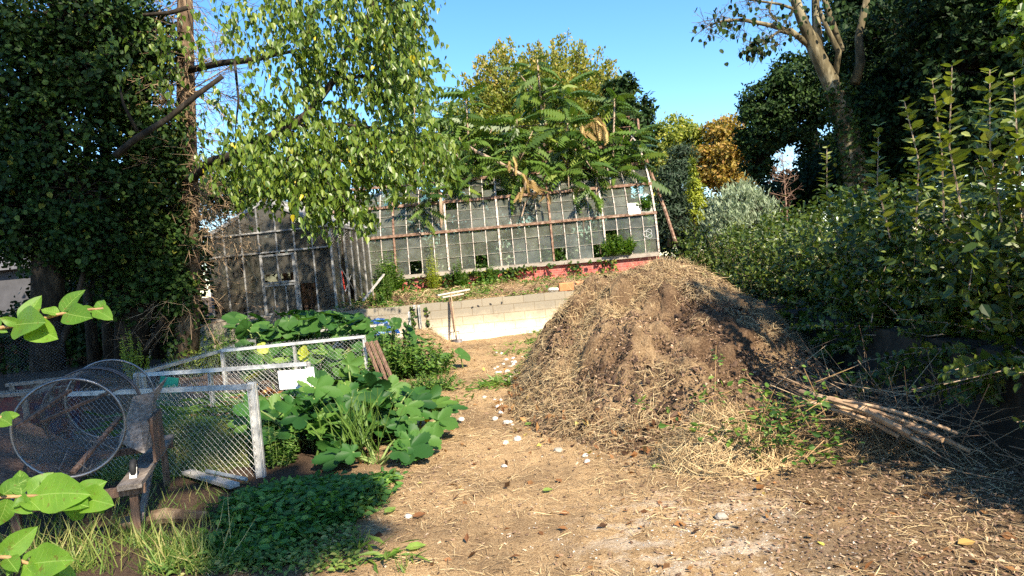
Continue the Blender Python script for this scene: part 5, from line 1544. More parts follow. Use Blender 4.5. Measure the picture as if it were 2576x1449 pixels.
heaven('tree of heaven behind the lime leaves, left of the clump', tpts((1048, 640, 24.5), (1046, 400, 24.5), (1042, 260, 24.5), (1040, 200, 24.5)), [.05, .045, .03, .02], [(1038, 200, 12, 1.15), (1050, 245, 10, 1.1), (1040, 300, 12, 1.1), (1060, 350, 10, 1.1), (1010, 260, 9, 1.0)], 24.5)
heaven('low tree of heaven in the panes below the lime branch', tpts((1112, 620, 21.2), (1108, 490, 21.2), (1085, 420, 21.6), (1078, 385, 21.8)), [.06, .055, .05, .03], [(1075, 385, 9, 1.0), (1128, 465, 11, .85), (1065, 475, 11, .9), (1020, 460, 9, .9), (1120, 400, 10, 1.0), (1105, 500, 6, .5)], 21.6)
heaven('leaning broken tree of heaven stem with dry golden leaves over the greenhouse front', tpts((1320, 480, 20.9), (1322, 445, 20.9), (1262, 412, 21.0), (1200, 382, 21.2), (1180, 368, 21.3)), [.05, .06, .05, .045, .03], [(1190, 372, 6, .8)], 21.0, [(1290, 405, 5, .5), (1322, 462, 6, .55), (1355, 472, 3, .45), (1375, 485, 3, .45), (1318, 440, 3, .4)])
b = MB(); b.tube(tpts((1312, 545, 20.85), (1322, 510, 20.9), (1345, 480, 21.0), (1365, 450, 21.1)), [.022, .02, .018, .012], 6)
tag(b.build('dead_branch', MT['bark_pale']), 'small pale dead branch hooked on the greenhouse panes below the golden leaves', 'branch')

tree('thicket', 'dark green thicket standing right behind the old greenhouse', 'bushes', (-1, 29, 1), [(-1, 29, 1), (-1, 29, 4)], [.1, .06],
     [((x, 29 + U(-.6, .6), z), (1.3, .9, 1.1), 1500) for x in (-9.5, -7.5, -5.5, -3.5, -1.5, .5, 2.5, 4.2) for z in (2.0, 3.7, 5.0)], T_CL, MT['ivy'], MT['bark_dark'], .2, nsub=40, varbias=.15, limbs=False)
# plants inside the old greenhouse
for l, x, y, w, hh in (('green bush seen through the panes left of the middle rib', -1.4, 22.6, 1.0, 1.0), ('green bush pressed against the panes in the middle of the old greenhouse', 1.0, 22.3, 1.0, .9), ('green bush inside the old greenhouse near its right end', 3.6, 22.2, .8, .8), ('shaded bush inside the old greenhouse near its left end', -4.2, 22.8, 1.2, 1.0)):
    tree('greenhouse_bush', l, 'shrub', (x, y, 1.1), [(x, y, 1.1), (x, y, 2.0)], [.04, .02], [((x, y, 2.1), (w * 1.15, .8, hh), 2400), ((x + .5, y, 3.0), (w * .9, .7, hh * .8), 1400)], T_OV, MT['weed'], MT['bark_dark'], .15, nsub=50)

# ------------------------------------------------------------------ HEDGE on the right bank
def shoots(bs, bl, bases, tips, per, ls, tm=T_OV, r=.006, lo=.15, var=None, pair=True):
    k = len(bases)
    d = tips - bases
    perp = N(size=(k, 3)); perp = nrm(perp - nrm(d) * np.sum(perp * nrm(d), 1, keepdims=True)) * np.linalg.norm(d, axis=1, keepdims=True) * .06
    mid = bases + d * .5 + perp
    bs.rods(bases, mid, r, 4); bs.rods(mid, tips, r * .7, 4)
    t = np.linspace(lo, 1, per)[None, :, None] + U(-.02, .02, (k, per, 1))
    pos = bases[:, None] + d[:, None] * t + perp[:, None] * (1 - (2 * t - 1) ** 2)
    ax_ = nrm(d)[:, None]
    a = rdir(k * per).reshape(k, per, 3)
    a = nrm(a - ax_ * np.sum(a * ax_, -1, keepdims=True))
    dirn = nrm(a + ax_ * .55 + np.array((0, 0, -.1)))
    nor = nrm(ax_ * .7 + np.array((0, 0, .8)) - a * .3 + N(size=a.shape) * .42)
    sc = (U(.75, 1.2, (k, per)) * ls * (1.0 - .45 * np.clip(t[..., 0], 0, 1) ** 3)).ravel()
    v = np.clip(N(.5, .2, k * per) + .18 * (t.ravel() - .6), 0, 1) if var is None else var
    bl.scatter(tm, pos.reshape(-1, 3), frames(dirn.reshape(-1, 3), nor.reshape(-1, 3)), sc, v)
    if pair:
        dirn2 = nrm(-a + ax_ * .55 + np.array((0, 0, -.1)))
        bl.scatter(tm, pos.reshape(-1, 3), frames(dirn2.reshape(-1, 3), nor.reshape(-1, 3)), sc * .95, np.clip(v + N(0, .1, len(v)), 0, 1))


HD = [(4.45, 2.05, 2.2, 'hedge shrub beside the viewer, at the near end of the hedge'), (4.15, 3.2, 2.10, 'nearest hedge shrub at the right edge with big soft leaves and motion of tall shoots'), (3.95, 4.4, 2.25, 'tall hedge shrub near the right edge with upright shoots'), (4.2, 5.7, 2.05, 'hedge shrub above the twig tangle and canes'), (4.2, 7.0, 1.85, 'hedge shrub above the right foot of the compost heap'),
      (4.35, 8.4, 1.75, 'hedge shrub halfway along the bank with arching stems'), (4.55, 9.9, 1.72, 'hedge shrub behind the right shoulder of the compost heap'), (4.7, 11.6, 1.75, 'hedge shrub beyond the compost heap with pale leaves'), (4.9, 13.4, 1.8, 'hedge shrub before the silvery shrub'), (4.7, 15.4, 1.75, 'hedge shrub closest to the corner of the old greenhouse'), (5.2, 18.0, 2.1, 'hedge shrub at the far end beside the greenhouse brace'), (6.2, 14.5, 2.2, 'hedge shrub in the second row behind the far shrubs'), (6.0, 10.5, 2.1, 'hedge shrub in the second row behind the arching stems')]
for i, (x, y, top, l) in enumerate(HD):
    top += .30 if i < 10 else .15
    l = l.replace(' and motion of tall shoots', '')
    z0 = .80
    root = thing('hedge_shrub', l, 'shrub', (x, y, z0), 'hedge on the right bank')
    bs = MB(); bl = MB()
    k = 150 if i < 10 else 110
    hw = .95; hl = .95
    ba = np.stack([x + N(0, .35, k), y + N(0, .45, k), np.full(k, z0 - .1)], 1)
    a = U(0, 2 * PI, k); rr = np.sqrt(U(0, 1, k))
    tips = np.stack([x + hw * rr * np.cos(a), y + hl * rr * np.sin(a), z0 + (top - z0) * (1 - .72 * rr ** 2.2) * U(.45, 1.05, k)], 1)
    # skirts hanging over the wall
    low_ = rng.random(k) < .25
    tips[low_, 2] = U(.25, 1.0, low_.sum()); tips[low_, 0] -= U(.15, .6, low_.sum())
    ls = .088 if i < 5 else .085
    shoots(bs, bl, ba + (tips - ba) * .25, tips, 28, ls, T_OV, .006)
    # inner leaves
    p, out, sub = clump_points((x, y, (top + z0) / 2 - .1), (.9, .95, (top - z0) / 2 + .25), 2600 if i < 10 else 1800, 70, .5, .16)
    p[:, 2] = np.maximum(p[:, 2], .3)
    bl.scatter(T_OV, p, orient(len(p), 'out', out), U(.45, 1.25, len(p)) * ls, np.clip(N(.42, .24, len(p)), 0, 1))
    bs.build('stems', MT['bark_pale'], root); bl.build('leaves', MT['hedge'], root)
# tall fresh shoots standing above the hedge
for (px, py, d, py0), l in zip(((2395, 165, 4.9, 560), (2345, 200, 5.1, 560), (2275, 255, 5.4, 560), (2490, 175, 4.6, 560), (2550, 195, 4.5, 600), (2210, 320, 6.0, 600), (2080, 375, 7.4, 600), (1945, 395, 0, 0)),
                             ('tallest fresh shoot standing above the hedge with curled leaves', 'tall fresh shoot just left of the tallest one above the hedge', 'tall fresh shoot at the left side of the hedge shoot group', 'tall fresh shoot above the hedge close to the right edge', 'tall fresh shoot at the very right edge above the hedge', 'shorter fresh shoot above the hedge before the dark trees', 'lone fresh shoot where the hedge drops towards the greenhouse', '')):
    if not d: continue
    root = thing('hedge_shoot', l, 'shoot', P(px + 18, py0, d), 'fresh shoots above the hedge')
    bs = MB(); bl = MB()
    shoots(bs, bl, np.array([P(px + 30, py0, d)]), np.array([P(px, py, d)]), 22, .135, T_OV, .008, .05, np.full(22, .9))
    bs.build('stem', MT['bark_pale'], root); bl.build('leaves', MT['hedge'], root)

# ------------------------------------------------------------------ SQUASH, PUMPKIN, WEEDS
def bigplant(name, label, c, heads, tm, size, mat, cat='plant', flowers=0, group=None, vr=(0, 1), tilt=.45):
    root = thing(name, label, cat, c, group); b = MB(); L = MB()
    c = np.asarray(c, float)
    for h in heads:
        h = np.asarray(h, float)
        q = c + (h - c) * np.array((.25, .25, 0)) + N(size=3) * (.08, .08, 0)
        q[2] = c[2]
        m = q * .4 + h * .6; m[2] = q[2] + (h[2] - q[2]) * .75
        b.tube([q, m, h], [.013, .011, .008], 6)
        o = (h - c) * (1, 1, 0); o = o / max(np.linalg.norm(o), 1e-6)
        d = nrm(o * .9 + N(size=3) * .35 + (0, 0, -.25)); n = nrm(np.array((0, 0, 1.0)) + o * .35 + N(size=3) * tilt + np.array((.1, -.35, 0)))
        L.scatter(tm, h[None], frames(d[None], n[None]), np.array([U(.6, 1.2) * size]), U(*vr))
    b.build('stalks', MT['stem'], root, smooth=True); L.build('leaves', mat, root, smooth=True)
    for k in range(flowers):
        f = MB(); q = c + (U(-.5, .6), U(-.5, .1), U(.05, .3))
        for j in range(5):
            a = j * 2 * PI / 5; f.scatter(T_OV, q[None], frames(np.array([(math.cos(a), math.sin(a), .7)]), np.array([(0, 0, 1.)])), np.array([.09]), .5)
        f.build('flower', MT['flower'], root)


def hds(k, cx, cy, rx, ry, z0, z1):
    a = U(0, 2 * PI, k); r = np.sqrt(U(.02, 1, k))
    return np.stack([cx + rx * r * np.cos(a), cy + ry * r * np.sin(a), z0 + (z1 - z0) * (1 - .75 * r ** 1.7) * U(.6, 1.05, k)], 1)


def fr_c(px, py, d):
    return P(px, py, d)


def plant_at(name, label, px, pyg, k, rx, ry, z1, tm, size, mat, fl=0, grp=None, d=None, z0=.06, **kw):
    c = G(px, pyg, 0.0); c[2] = float(gh(c[0], c[1]))
    bigplant(name, label, c, hds(k, c[0], c[1], rx, ry, z0, z1), tm, size, mat, 'plant', fl, grp, **kw)


plant_at('squash_plant', 'largest squash plant with deeply lobed dark leaves next to the white end post', 770, 1130, 46, .62, .50, .66, T_SQ, .40, MT['squash'], 1, 'squash plants by the path')
plant_at('squash_plant', 'squash plant in the middle of the row with speckled leaves', 880, 1110, 46, .62, .60, .66, T_SQ, .38, MT['squash'], 1, 'squash plants by the path')
plant_at('squash_plant', 'squash plant nearest the path with leaves bending to the ground', 1010, 1100, 38, .55, .5, .50, T_SQ, .36, MT['squash'], 1, 'squash plants by the path')
plant_at('squash_plant', 'squash plant at the back of the row below the notice', 860, 1040, 32, .7, .45, .62, T_SQ, .40, MT['squash'], 1, 'squash plants by the path')
plant_at('squash_plant', 'low squash plant whose leaves lie before the herb patch', 960, 1165, 14, .42, .3, .34, T_SQ, .34, MT['squash'], 0, 'squash plants by the path')
c = P(735, 870, 12.6); c[2] = .05
bigplant('pumpkin_vine', 'pumpkin vine with big round leaves sprawling over the far wire mesh', c, np.concatenate([[P(U(600, 900), U(800, 868), U(11.8, 13.0)) for _ in range(78)], [P(U(700, 870), U(785, 815), U(12.4, 13.2)) for _ in range(24)]]), T_PK, .40, MT['pumpkin'], 'plant', 0, None, (.0, .6), .3)
c = P(740, 940, 10.9); c[2] = .05
bigplant('pumpkin_vine', 'pale yellowing pumpkin vine inside the bin behind the brown slats', c, [P(U(620, 905), U(868, 945), U(10.4, 11.4)) for _ in range(62)], T_PK, .33, MT['pumpkin'], 'plant', 2, None, (.1, 1), .5)
c = P(990, 860, 12.4); c[2] = .05
bigplant('pumpkin_vine', 'pumpkin vine with dark round leaves climbing right of the far wire panel', c, [P(U(930, 1070), U(800, 900), U(11.6, 12.9)) for _ in range(30)], T_PK, .30, MT['pumpkin'], 'plant', 0, None, (0, .45), .5)
c = P(1155, 925, 11.8); c[2] = .0
bigplant('pumpkin_vine', 'end of a pumpkin vine with one upright leaf at the path edge', c, [P(1157, 893, 11.8), P(1128, 898, 11.7), P(1105, 900, 11.8), P(1120, 918, 11.6), P(1085, 890, 12)], T_PK, .30, MT['pumpkin'], 'plant', 0, None, (0, .4), .8)


def bush(name, label, px, py, d, w, dp, h, k, per, ls, mat, cat='weeds', tm=T_OV, stem='stem', spread=.7, z0=None, var=None, r=.004, grp=None):
    c = P(px, py, d)
    c[2] = float(gh(c[0], c[1])) if z0 is None else z0
    root = thing(name, label, cat, c, grp); bs = MB(); bl = MB()
    a = U(0, 2 * PI, k); rr = np.sqrt(U(0, 1, k))
    ba = c + np.stack([w * .5 * rr * np.cos(a), dp * .5 * rr * np.sin(a), np.zeros(k)], 1)
    tips = c + np.stack([w * rr * np.cos(a + .2), dp * rr * np.sin(a + .2), h * (1 - spread * .6 * rr ** 2) * U(.45, 1.05, k)], 1)
    shoots(bs, bl, ba, tips, per, ls, tm, r, .12, var)
    bs.build('stems', MT[stem], root); bl.build('leaves', MT[mat], root)
    return root


bush('weed_bush', 'tall leafy weed bush right of the brown slats', 985, 960, 11.2, .55, .5, .95, 46, 9, 0.123, 'weed')
bush('weed_bush', 'leafy weed bush between slats and path with pale runners', 1070, 945, 11.2, .60, .55, .70, 54, 9, 0.116, 'weed')
bush('weed_bush', 'low weed clump at the path edge before the weed bushes', 1085, 985, 9.6, .50, .40, .30, 60, 12, .055, 'weed', stem='stem')
bush('weed_bush', 'weed shoots crowding the wire panel left of the brown slats', 905, 1000, 9.8, .28, .25, .75, 24, 8, 0.102, 'weed')
bush('weed_bush', 'small pale weed between the white end post and the squash leaves', 690, 1110, 6.3, .22, .2, .45, 16, 14, .05, 'weed')
bush('rosemary_bush', 'small grey green rosemary bush in sun before the dark trees', 418, 930, 10.0, .26, .22, .52, 90, 26, .035, 'silver', 'shrub', T_NR, var=None, z0=.02)
bush('wild_shrub', 'shaded green shrub before the glasshouse left of the wooden stakes', 575, 850, 14.2, .75, .6, 1.15, 80, 18, .07, 'weed', 'shrub', z0=.05)
bush('wild_shrub', 'dark low shrub between the rosemary and the glasshouse', 500, 880, 13.2, .7, .5, .8, 70, 16, .075, 'hedge', 'shrub', z0=.05)
bush('wild_shrub', 'yellowish shrub catching light among the dark trunks', 325, 770, 12.0, .25, .2, 1.0, 26, 18, .06, 'column', 'shrub', z0=.3)
bush('wild_shrub', 'dense weedy shrub at the right corner of the aluminium glasshouse', 965, 740, 17.9, .35, .35, 1.1, 40, 14, .08, 'weed', 'shrub')
bush('climbing_plant', 'leafy climber over the broken pane left of the old greenhouse bars', 985, 730, 20.6, .45, .2, 1.35, 46, 14, .13, 'weed', 'plant')
bush('climbing_plant', 'yellow green climber standing before the old greenhouse panes', 1093, 705, 20.7, .22, .12, 1.7, 18, 16, .15, 'column', 'plant', T_NR)
bush('climbing_plant', 'second climber before the panes with drying leaves', 1155, 705, 20.7, .25, .12, 1.1, 18, 14, .11, 'weed', 'plant')
bush('climbing_plant', 'climber in front of the broken pane in the middle of the greenhouse', 1225, 700, 20.75, .45, .12, .9, 22, 14, .1, 'weed', 'plant')
bush('climbing_plant', 'bramble growing out through the broken panes near the right end', 1555, 640, 20.85, .7, .15, .75, 46, 14, .12, 'weed', 'plant', z0=1.75)
bush('climbing_plant', 'leaves hanging from the broken top pane at the right end of the greenhouse', 1625, 520, 21.2, .25, .2, .45, 16, 12, .12, 'weed', 'plant', z0=3.1)
# sorghum-like grass weed in the squash
root = thing('tall_grass_weed', 'pale tall grass weed growing up through the squash leaves', 'grass', G(900, 1175))
b = MB(); c = G(900, 1165); k = 60
b.scatter(T_BL, c + N(size=(k, 3)) * (.14, .12, 0) + np.stack([np.zeros(k), np.zeros(k), U(.0, .42, k)], 1), orient(k, 'up'), np.stack([U(.25, .5, k), U(.2, .42, k), U(.2, .42, k)], 1), U(.2, .55, k))
b.rods(c + N(size=(14, 3)) * (.12, .1, 0), c + N(size=(14, 3)) * (.2, .15, .08) + (0, 0, .62), .004, 4)
b.build('blades', MT['grass'], root)

# herb patch
def patch(b, xy, tm, size, zf, mode='flat', var=None):
    x, y = xy[:, 0], xy[:, 1]; k = len(x)
    z = gh(x, y) + zf
    b.scatter(tm, np.stack([x, y, z], 1), orient(k, mode), size, U(0, 1, k) if var is None else var)


def inpoly(k, poly, z=0.0):
    """random ground points inside a polygon given in picture placement on the ground"""
    g = np.array([G(px, py, z)[:2] for px, py in poly])
    lo, hi = g.min(0), g.max(0); out = []
    n = 0
    while n < k:
        q = U(lo, hi, (k * 2, 2)); ins = np.zeros(len(q), bool); j = len(g) - 1
        for i in range(len(g)):
            c = ((g[i, 1] > q[:, 1]) != (g[j, 1] > q[:, 1])) & (q[:, 0] < (g[j, 0] - g[i, 0]) * (q[:, 1] - g[i, 1]) / (g[j, 1] - g[i, 1] + 1e-12) + g[i, 0])
            ins ^= c; j = i
        out.append(q[ins]); n += ins.sum()
    return np.concatenate(out)[:k]


b = MB()
q = inpoly(900, [(600, 1260), (720, 1225), (900, 1215), (990, 1200), (930, 1290), (800, 1350), (700, 1420), (560, 1400), (560, 1300)])
sz = U(.06, .20, 900) * np.clip(1.2 - np.linalg.norm((q - G(760, 1300)[:2]) / (1.3, .9), axis=1), .35, 1)
for kk in range(9):
    t = (kk + .5) / 9
    xy = q + N(size=q.shape) * .05
    patch(b, xy, T_OV, U(.045, .085, len(q)), sz * t)
tag(b.build('herb_patch', MT['herb']), 'dense patch of low green herbs half in shadow in front of the squash', 'herbs', kind='stuff')
# grass and weeds on the near left
b = MB()
q = inpoly(5200, [(0, 1449), (1020, 1449), (1060, 1330), (940, 1250), (820, 1330), (640, 1380), (300, 1340), (0, 1400)])
cl_ = fbm(q[:, 0], q[:, 1], .45, 3, 17) > -.04
q = q[cl_]; k = len(q)
b.scatter(T_BL, np.stack([q[:, 0], q[:, 1], gh(q[:, 0], q[:, 1])], 1), orient(k, 'up'), np.stack([U(.08, .14, k), U(.05, .16, k), U(.05, .16, k)], 1), np.clip(N(.45, .25, k), 0, 1))
q = inpoly(380, [(0, 1449), (560, 1449), (600, 1380), (300, 1340), (0, 1380)]); k = len(q)
b.scatter(T_BL, np.stack([q[:, 0], q[:, 1], gh(q[:, 0], q[:, 1])], 1), orient(k, 'up'), np.stack([U(.10, .16, k), U(.18, .42, k), U(.18, .42, k)], 1), U(.5, 1, k))
q = inpoly(1500, [(380, 1449), (900, 1449), (900, 1330), (640, 1380), (480, 1370)]); k = len(q)
b.scatter(T_OV, np.stack([q[:, 0], q[:, 1], gh(q[:, 0], q[:, 1]) + U(.01, .07, k)], 1), orient(k, 'flat'), U(.025, .05, k), U(.2, .9, k))
q = inpoly(900, [(560, 1300), (0, 1330), (0, 1200), (450, 1100), (640, 1210)]); k = len(q)
b.scatter(T_BL, np.stack([q[:, 0], q[:, 1], gh(q[:, 0], q[:, 1])], 1), orient(k, 'up'), np.stack([U(.08, .14, k), U(.05, .2, k), U(.05, .2, k)], 1), np.clip(N(.5, .3, k), 0, 1))
tag(b.build('grass', MT['grass']), 'patchy grass and small weeds along the near left edge of the path', 'grass', kind='stuff')
# scattered green tufts along the path and heap foot
b = MB()
for px, py, n, w in ((1010, 1000, 60, .2), (1290, 965, 160, .28), (1240, 975, 160, .25), (1360, 860, 160, .3), (1330, 885, 120, .3), (1380, 845, 120, .25), (1100, 1020, 60, .2), (940, 1410, 40, .1), (1330, 960, 80, .2)):
    c = G(px, py)
    xy = c[:2] + N(size=(n, 2)) * w * (1.2, .6)
    z = np.maximum(gh(xy[:, 0], xy[:, 1]), heap_h(xy[:, 0], xy[:, 1]))
    k = n; b.scatter(T_NR, np.stack([xy[:, 0], xy[:, 1], z + U(.01, .07, k)], 1), orient(k, 'flat'), U(.07, .20, k), U(.4, 1, k))
tag(b.build('pulled_weeds', MT['weed']), 'wilting pulled weeds strewn between path and compost heap', 'weeds', kind='stuff')
# cut greens draped on the heap flank and inside the bin
root = thing('green_cuttings', 'bunch of freshly cut green weeds lying on the left flank of the compost heap', 'garden waste', G(1370, 850, .3))
b = MB(); k = 260; A = np.stack([U(.15, .75, k), U(10.2, 11.8, k)], 1); z = heap_h(A[:, 0], A[:, 1]); b.scatter(T_OV, np.stack([A[:, 0], A[:, 1], np.maximum(z, 0) + U(.02, .1, k)], 1), orient(k, 'flat'), U(.08, .16, k), U(.2, .8, k)); b.build('leaves', MT['weed'], root)
b = MB(); k = 260; c = G(470, 1040, .35); b.scatter(T_BL, c + N(size=(k, 3)) * (.5, .25, .08), frames(nrm(N(size=(k, 3)) * (.5, .3, .15) + (1, -.3, -.1)), rdir(k, .8)), np.stack([U(.4, .7, k), U(.3, .6, k), U(.3, .6, k)], 1), U(.1, .5, k))
tag(b.build('cut_stalks', MT['grass']), 'green cut stalks and leaves on the grass cuttings inside the nearest bin', 'garden waste', kind='stuff')

# terrace weeds and ivy on the plinth
b = MB(); k = 9000
x = U(-4.4, 4.0, k); y = U(16.6, 20.9, k)
gr_ = fbm(x, y, .8, 3, 55) + np.where(x < -.5, .12, -.02) + np.where(y > 19.8, .1, 0)
ok = gr_ > U(-.05, .2, k); x = x[ok]; y = y[ok]; k = len(x); hh = np.clip(.12 + fbm(x, y, .6, 3, 60) * .5, .03, .4)
b.scatter(T_OV, np.stack([x, y, gh(x, y) + hh * U(0, 1, k)], 1), orient(k, 'flat'), U(.05, .13, k), np.clip(N(.6, .25, k), 0, 1))
tag(b.build('terrace_weeds', MT['weed']), 'weeds and creepers over the terrace between block wall and old greenhouse', 'weeds', kind='stuff')
b = MB(); k = 4500; x = U(-4.4, 4.0, k); y = U(16.55, 20.9, k)
n = np.repeat(np.array([[0, 0, 1.0]]), k, 0)
straw_on(b, np.stack([x, y, gh(x, y) + .02], 1), n, U(.1, .4, k), U(.006, .012, k), .3, 0, U(.2, 1, k))
k = 1800; x = U(-4.4, 4.0, k); y = U(16.55, 20.9, k)
tag(b.build('dry_stalks', MT['straw']), 'dry straw and stalks on the terrace behind the block wall', 'straw', kind='stuff')
b = MB(); k = 2600
x = U(GX0, GX1, k); zz = 1.12 + .54 * U(0, 1, k) ** .6; dens = fbm(x, zz * 2, .5, 3, 70) + .04 - np.where(x > 0.4, .13, 0) + np.where(zz > 1.5, .04, 0)
ok = dens > U(-.08, .14, k); x = x[ok]; zz = zz[ok]; k = len(x)
b.scatter(T_RD, np.stack([x, np.full(k, 20.95) - U(0, .14, k) - np.where(zz > 1.6, .06, 0), zz], 1), orient(k, 'out', np.repeat(np.array([[0, -1., .3]]), k, 0)), U(.06, .13, k), np.clip(N(.75, .25, k), 0, 1))
tag(b.build('ivy', MT['ivy']), 'ivy trailing from the sill over the red brick plinth', 'ivy', kind='stuff')
b = MB(); L = MB()
for px in (1072, 1036):
    p0 = P(px, 772, 16.28); 
    zs_ = np.linspace(p0[2], p0[2] - (.62 if px > 1050 else .75), 16)
    pts = np.stack([p0[0] + .02 * np.sin(np.arange(16) * 1.7), np.full(16, 16.285), zs_], 1)
    b.tube(pts, .004, 4); k = 34 if px > 1050 else 80
    q = pts[rng.integers(0, 16, k)] + N(size=(k, 3)) * (.03, .01, .02) - (0, .02, 0)
    L.scatter(T_RD, q, orient(k, 'out', np.repeat(np.array([[0, -1., .2]]), k, 0)), U(.04, .08, k), U(.3, 1, k))
vi = b.build('wall_vine', MT['stem_red']); tag(vi, 'thin creeper hanging down the block wall on both sides of the channel upright', 'creeper'); L.build('leaves', MT['ivy'], vi)

# ------------------------------------------------------------------ FOREGROUND BRANCHES
def near_branch(label, pts, d, leaves):
    root = thing('leafy_branch', label, 'branch', P(pts[0][0], pts[0][1], d), 'out of focus branches reaching in from the left edge')
    b = MB(); b.tube(tpts(*[(x, y, d) for x, y in pts]), np.linspace(.0045, .0022, len(pts)), 7); L = MB(); g = np.linspace(0, 1, 9); s = np.linspace(-1, 1, 7); A, B = np.meshgrid(s, g)
    wprof = np.sin(PI * np.clip(B, 0, 1) ** .8) ** .8 * .33
    X_ = A * wprof; Y_ = B; Z_ = np.abs(A) * .10 * np.sin(PI * B) - .10 * B * B + .012 * np.sin(B * 40) * np.abs(A)
    V = np.stack([X_, Y_, Z_], -1).reshape(-1, 3); i = np.arange(8)[:, None] * 7; j = np.arange(6)[None]
    F = np.stack([i + j, i + j + 1, i + 7 + j + 1, i + 7 + j], -1).reshape(-1, 4)
    for (x0, y0), (x1, y1), dz, nx in leaves:
        a = P(x0, y0, d); c = P(x1, y1, d + dz); v = c - a; ln = np.linalg.norm(v)
        n = np.array((nx, -1.0, .55)) + N(size=3) * .25
        fr0 = frames((v / ln)[None], n[None]); bend = N() * .10
        Vb = V.copy(); Vb[:, 0] += bend * V[:, 1] ** 2; Vb[:, 2] += N() * .06 * V[:, 1] + .03 * np.sin(V[:, 1] * 9 + U(0, 6)) * np.abs(V[:, 0]) * 4
        Vb[:, 0] *= U(.8, 1.08)
        L.scatter((Vb, [F]), a[None], fr0, np.array([ln]), U(0, .75))
        G2 = Vb.reshape(9, 7, 3) + (0, 0, .004); vs = []; fs = []
        def strip(pts, w0):
            pts = np.array(pts); t_ = nrm(np.gradient(pts, axis=0)); pr = np.stack([-t_[:, 1], t_[:, 0], 0 * t_[:, 0]], 1) * w0
            k0 = sum(len(q_) for q_ in vs); vs.append(np.concatenate([pts - pr, pts + pr])); m0 = len(pts)
            for q_ in range(m0 - 1): fs.append((k0 + q_, k0 + q_ + 1, k0 + m0 + q_ + 1, k0 + m0 + q_))
        strip(G2[:, 3], .008)
        for r0 in range(1, 7):
            strip([G2[r0, 3], G2[min(r0 + 1, 8), 4] * .5 + G2[r0, 4] * .5, G2[min(r0 + 1, 8), 5]], .0035); strip([G2[r0, 3], G2[min(r0 + 1, 8), 2] * .5 + G2[r0, 2] * .5, G2[min(r0 + 1, 8), 1]], .0035)
        L.scatter((np.concatenate(vs), [fs]), a[None], fr0, np.array([ln]), 1.0)
        b.tube([a - (v / ln) * .0, a + v * .02], [.0012, .001], 4)
    b.build('twig', MT['stem_red'], root, smooth=True); L.build('leaves', MT['front'], root, smooth=True)


near_branch('leafy branch tip at mid height on the left edge, reaching furthest right', [(-60, 842), (0, 825), (70, 812), (150, 790), (230, 778), (262, 776)], 1.35,
            [((55, 815), (98, 740), .02, .2), ((50, 816), (0, 800), -.02, -.6), ((35, 818), (100, 806), -.05, .5), ((155, 788), (200, 722), .02, -.2), ((150, 790), (100, 778), 0, .3), ((160, 787), (225, 805), -.03, .4), ((65, 815), (140, 848), -.03, .2), ((200, 784), (240, 772), .02, 0), ((235, 778), (280, 792), -.02, .8), ((262, 776), (240, 758), .02, 0), ((0, 826), (-40, 790), 0, 0), ((-5, 828), (18, 836), 0, 0), ((240, 778), (248, 806), 0, 0)])
near_branch('lower leafy branch on the left edge below the drum sieve', [(-60, 1255), (0, 1250), (80, 1248), (160, 1245), (215, 1250)], 1.3,
            [((0, 1250), (70, 1195), .02, .1), ((20, 1250), (-40, 1215), -.02, -.5), ((55, 1248), (45, 1180), .03, .5), ((70, 1247), (130, 1188), .02, -.2), ((90, 1248), (225, 1222), -.02, .2), ((80, 1249), (30, 1275), -.03, .2), ((130, 1247), (160, 1262), 0, .3), ((185, 1250), (270, 1215), .02, 0), ((190, 1252), (285, 1262), -.02, .5), ((200, 1250), (178, 1318), .02, .2), ((110, 1247), (95, 1205), .03, -.4), ((150, 1248), (205, 1278), -.04, .8), ((40, 1250), (75, 1290), -.03, .6), ((10, 1250), (45, 1225), .03, 1.0), ((215, 1250), (250, 1300), .02, -.5), ((20, 1252), (0, 1330), 0, .3), ((60, 1250), (110, 1282), -.02, .1)])
near_branch('lowest leafy branch in the bottom left corner', [(-40, 1400), (20, 1402), (80, 1420), (140, 1440)], 1.2,
            [((0, 1400), (95, 1330), .02, .2), ((20, 1402), (60, 1340), .03, .9), ((10, 1400), (-50, 1360), 0, 0), ((70, 1420), (190, 1402), -.02, .2), ((40, 1412), (20, 1449), -.02, .4), ((90, 1425), (200, 1440), .02, .3), ((55, 1415), (110, 1375), .03, -.6), ((100, 1430), (150, 1462), -.02, .6), ((15, 1402), (45, 1440), -.03, .9), ((60, 1418), (90, 1462), -.03, .2)])
near_branch('small sprig of leaves at the left edge beside the drum mouth', [(-40, 1060), (0, 1050), (25, 1046)], 1.3, [((5, 1049), (45, 1048), 0, .2), ((0, 1050), (30, 1035), .02, .3), ((-5, 1050), (30, 1062), -.02, .1)])

# ------------------------------------------------------------------ PALE HOUSE and wire curtain at the far left
D = 20
hs = thing('pale_house', 'pale house with its render darkened for shade, glimpsed through the dark trees on the far left', 'house', P(40, 800, D))
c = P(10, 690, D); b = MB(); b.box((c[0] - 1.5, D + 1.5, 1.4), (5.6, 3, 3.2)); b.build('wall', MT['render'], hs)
b = MB(); zt_ = 3.05; x0, x1 = c[0] - 4.5, c[0] + 1.5
b.add([(x0, D - .3, zt_), (x1, D - .3, zt_), (x1, D + 1.5, zt_ + 1), (x0, D + 1.5, zt_ + 1), (x1, D + 3.3, zt_), (x0, D + 3.3, zt_), (x0, D - .3, zt_ - .12), (x1, D - .3, zt_ - .12)], [[(0, 1, 2, 3), (3, 2, 4, 5), (6, 7, 1, 0)]])
b.build('roof', MT['slate'], hs)
b = MB(); chain(b, P(20, 960, 10.5)[:2], P(172, 950, 10.8)[:2], .1, 1.45, .05, .0010)
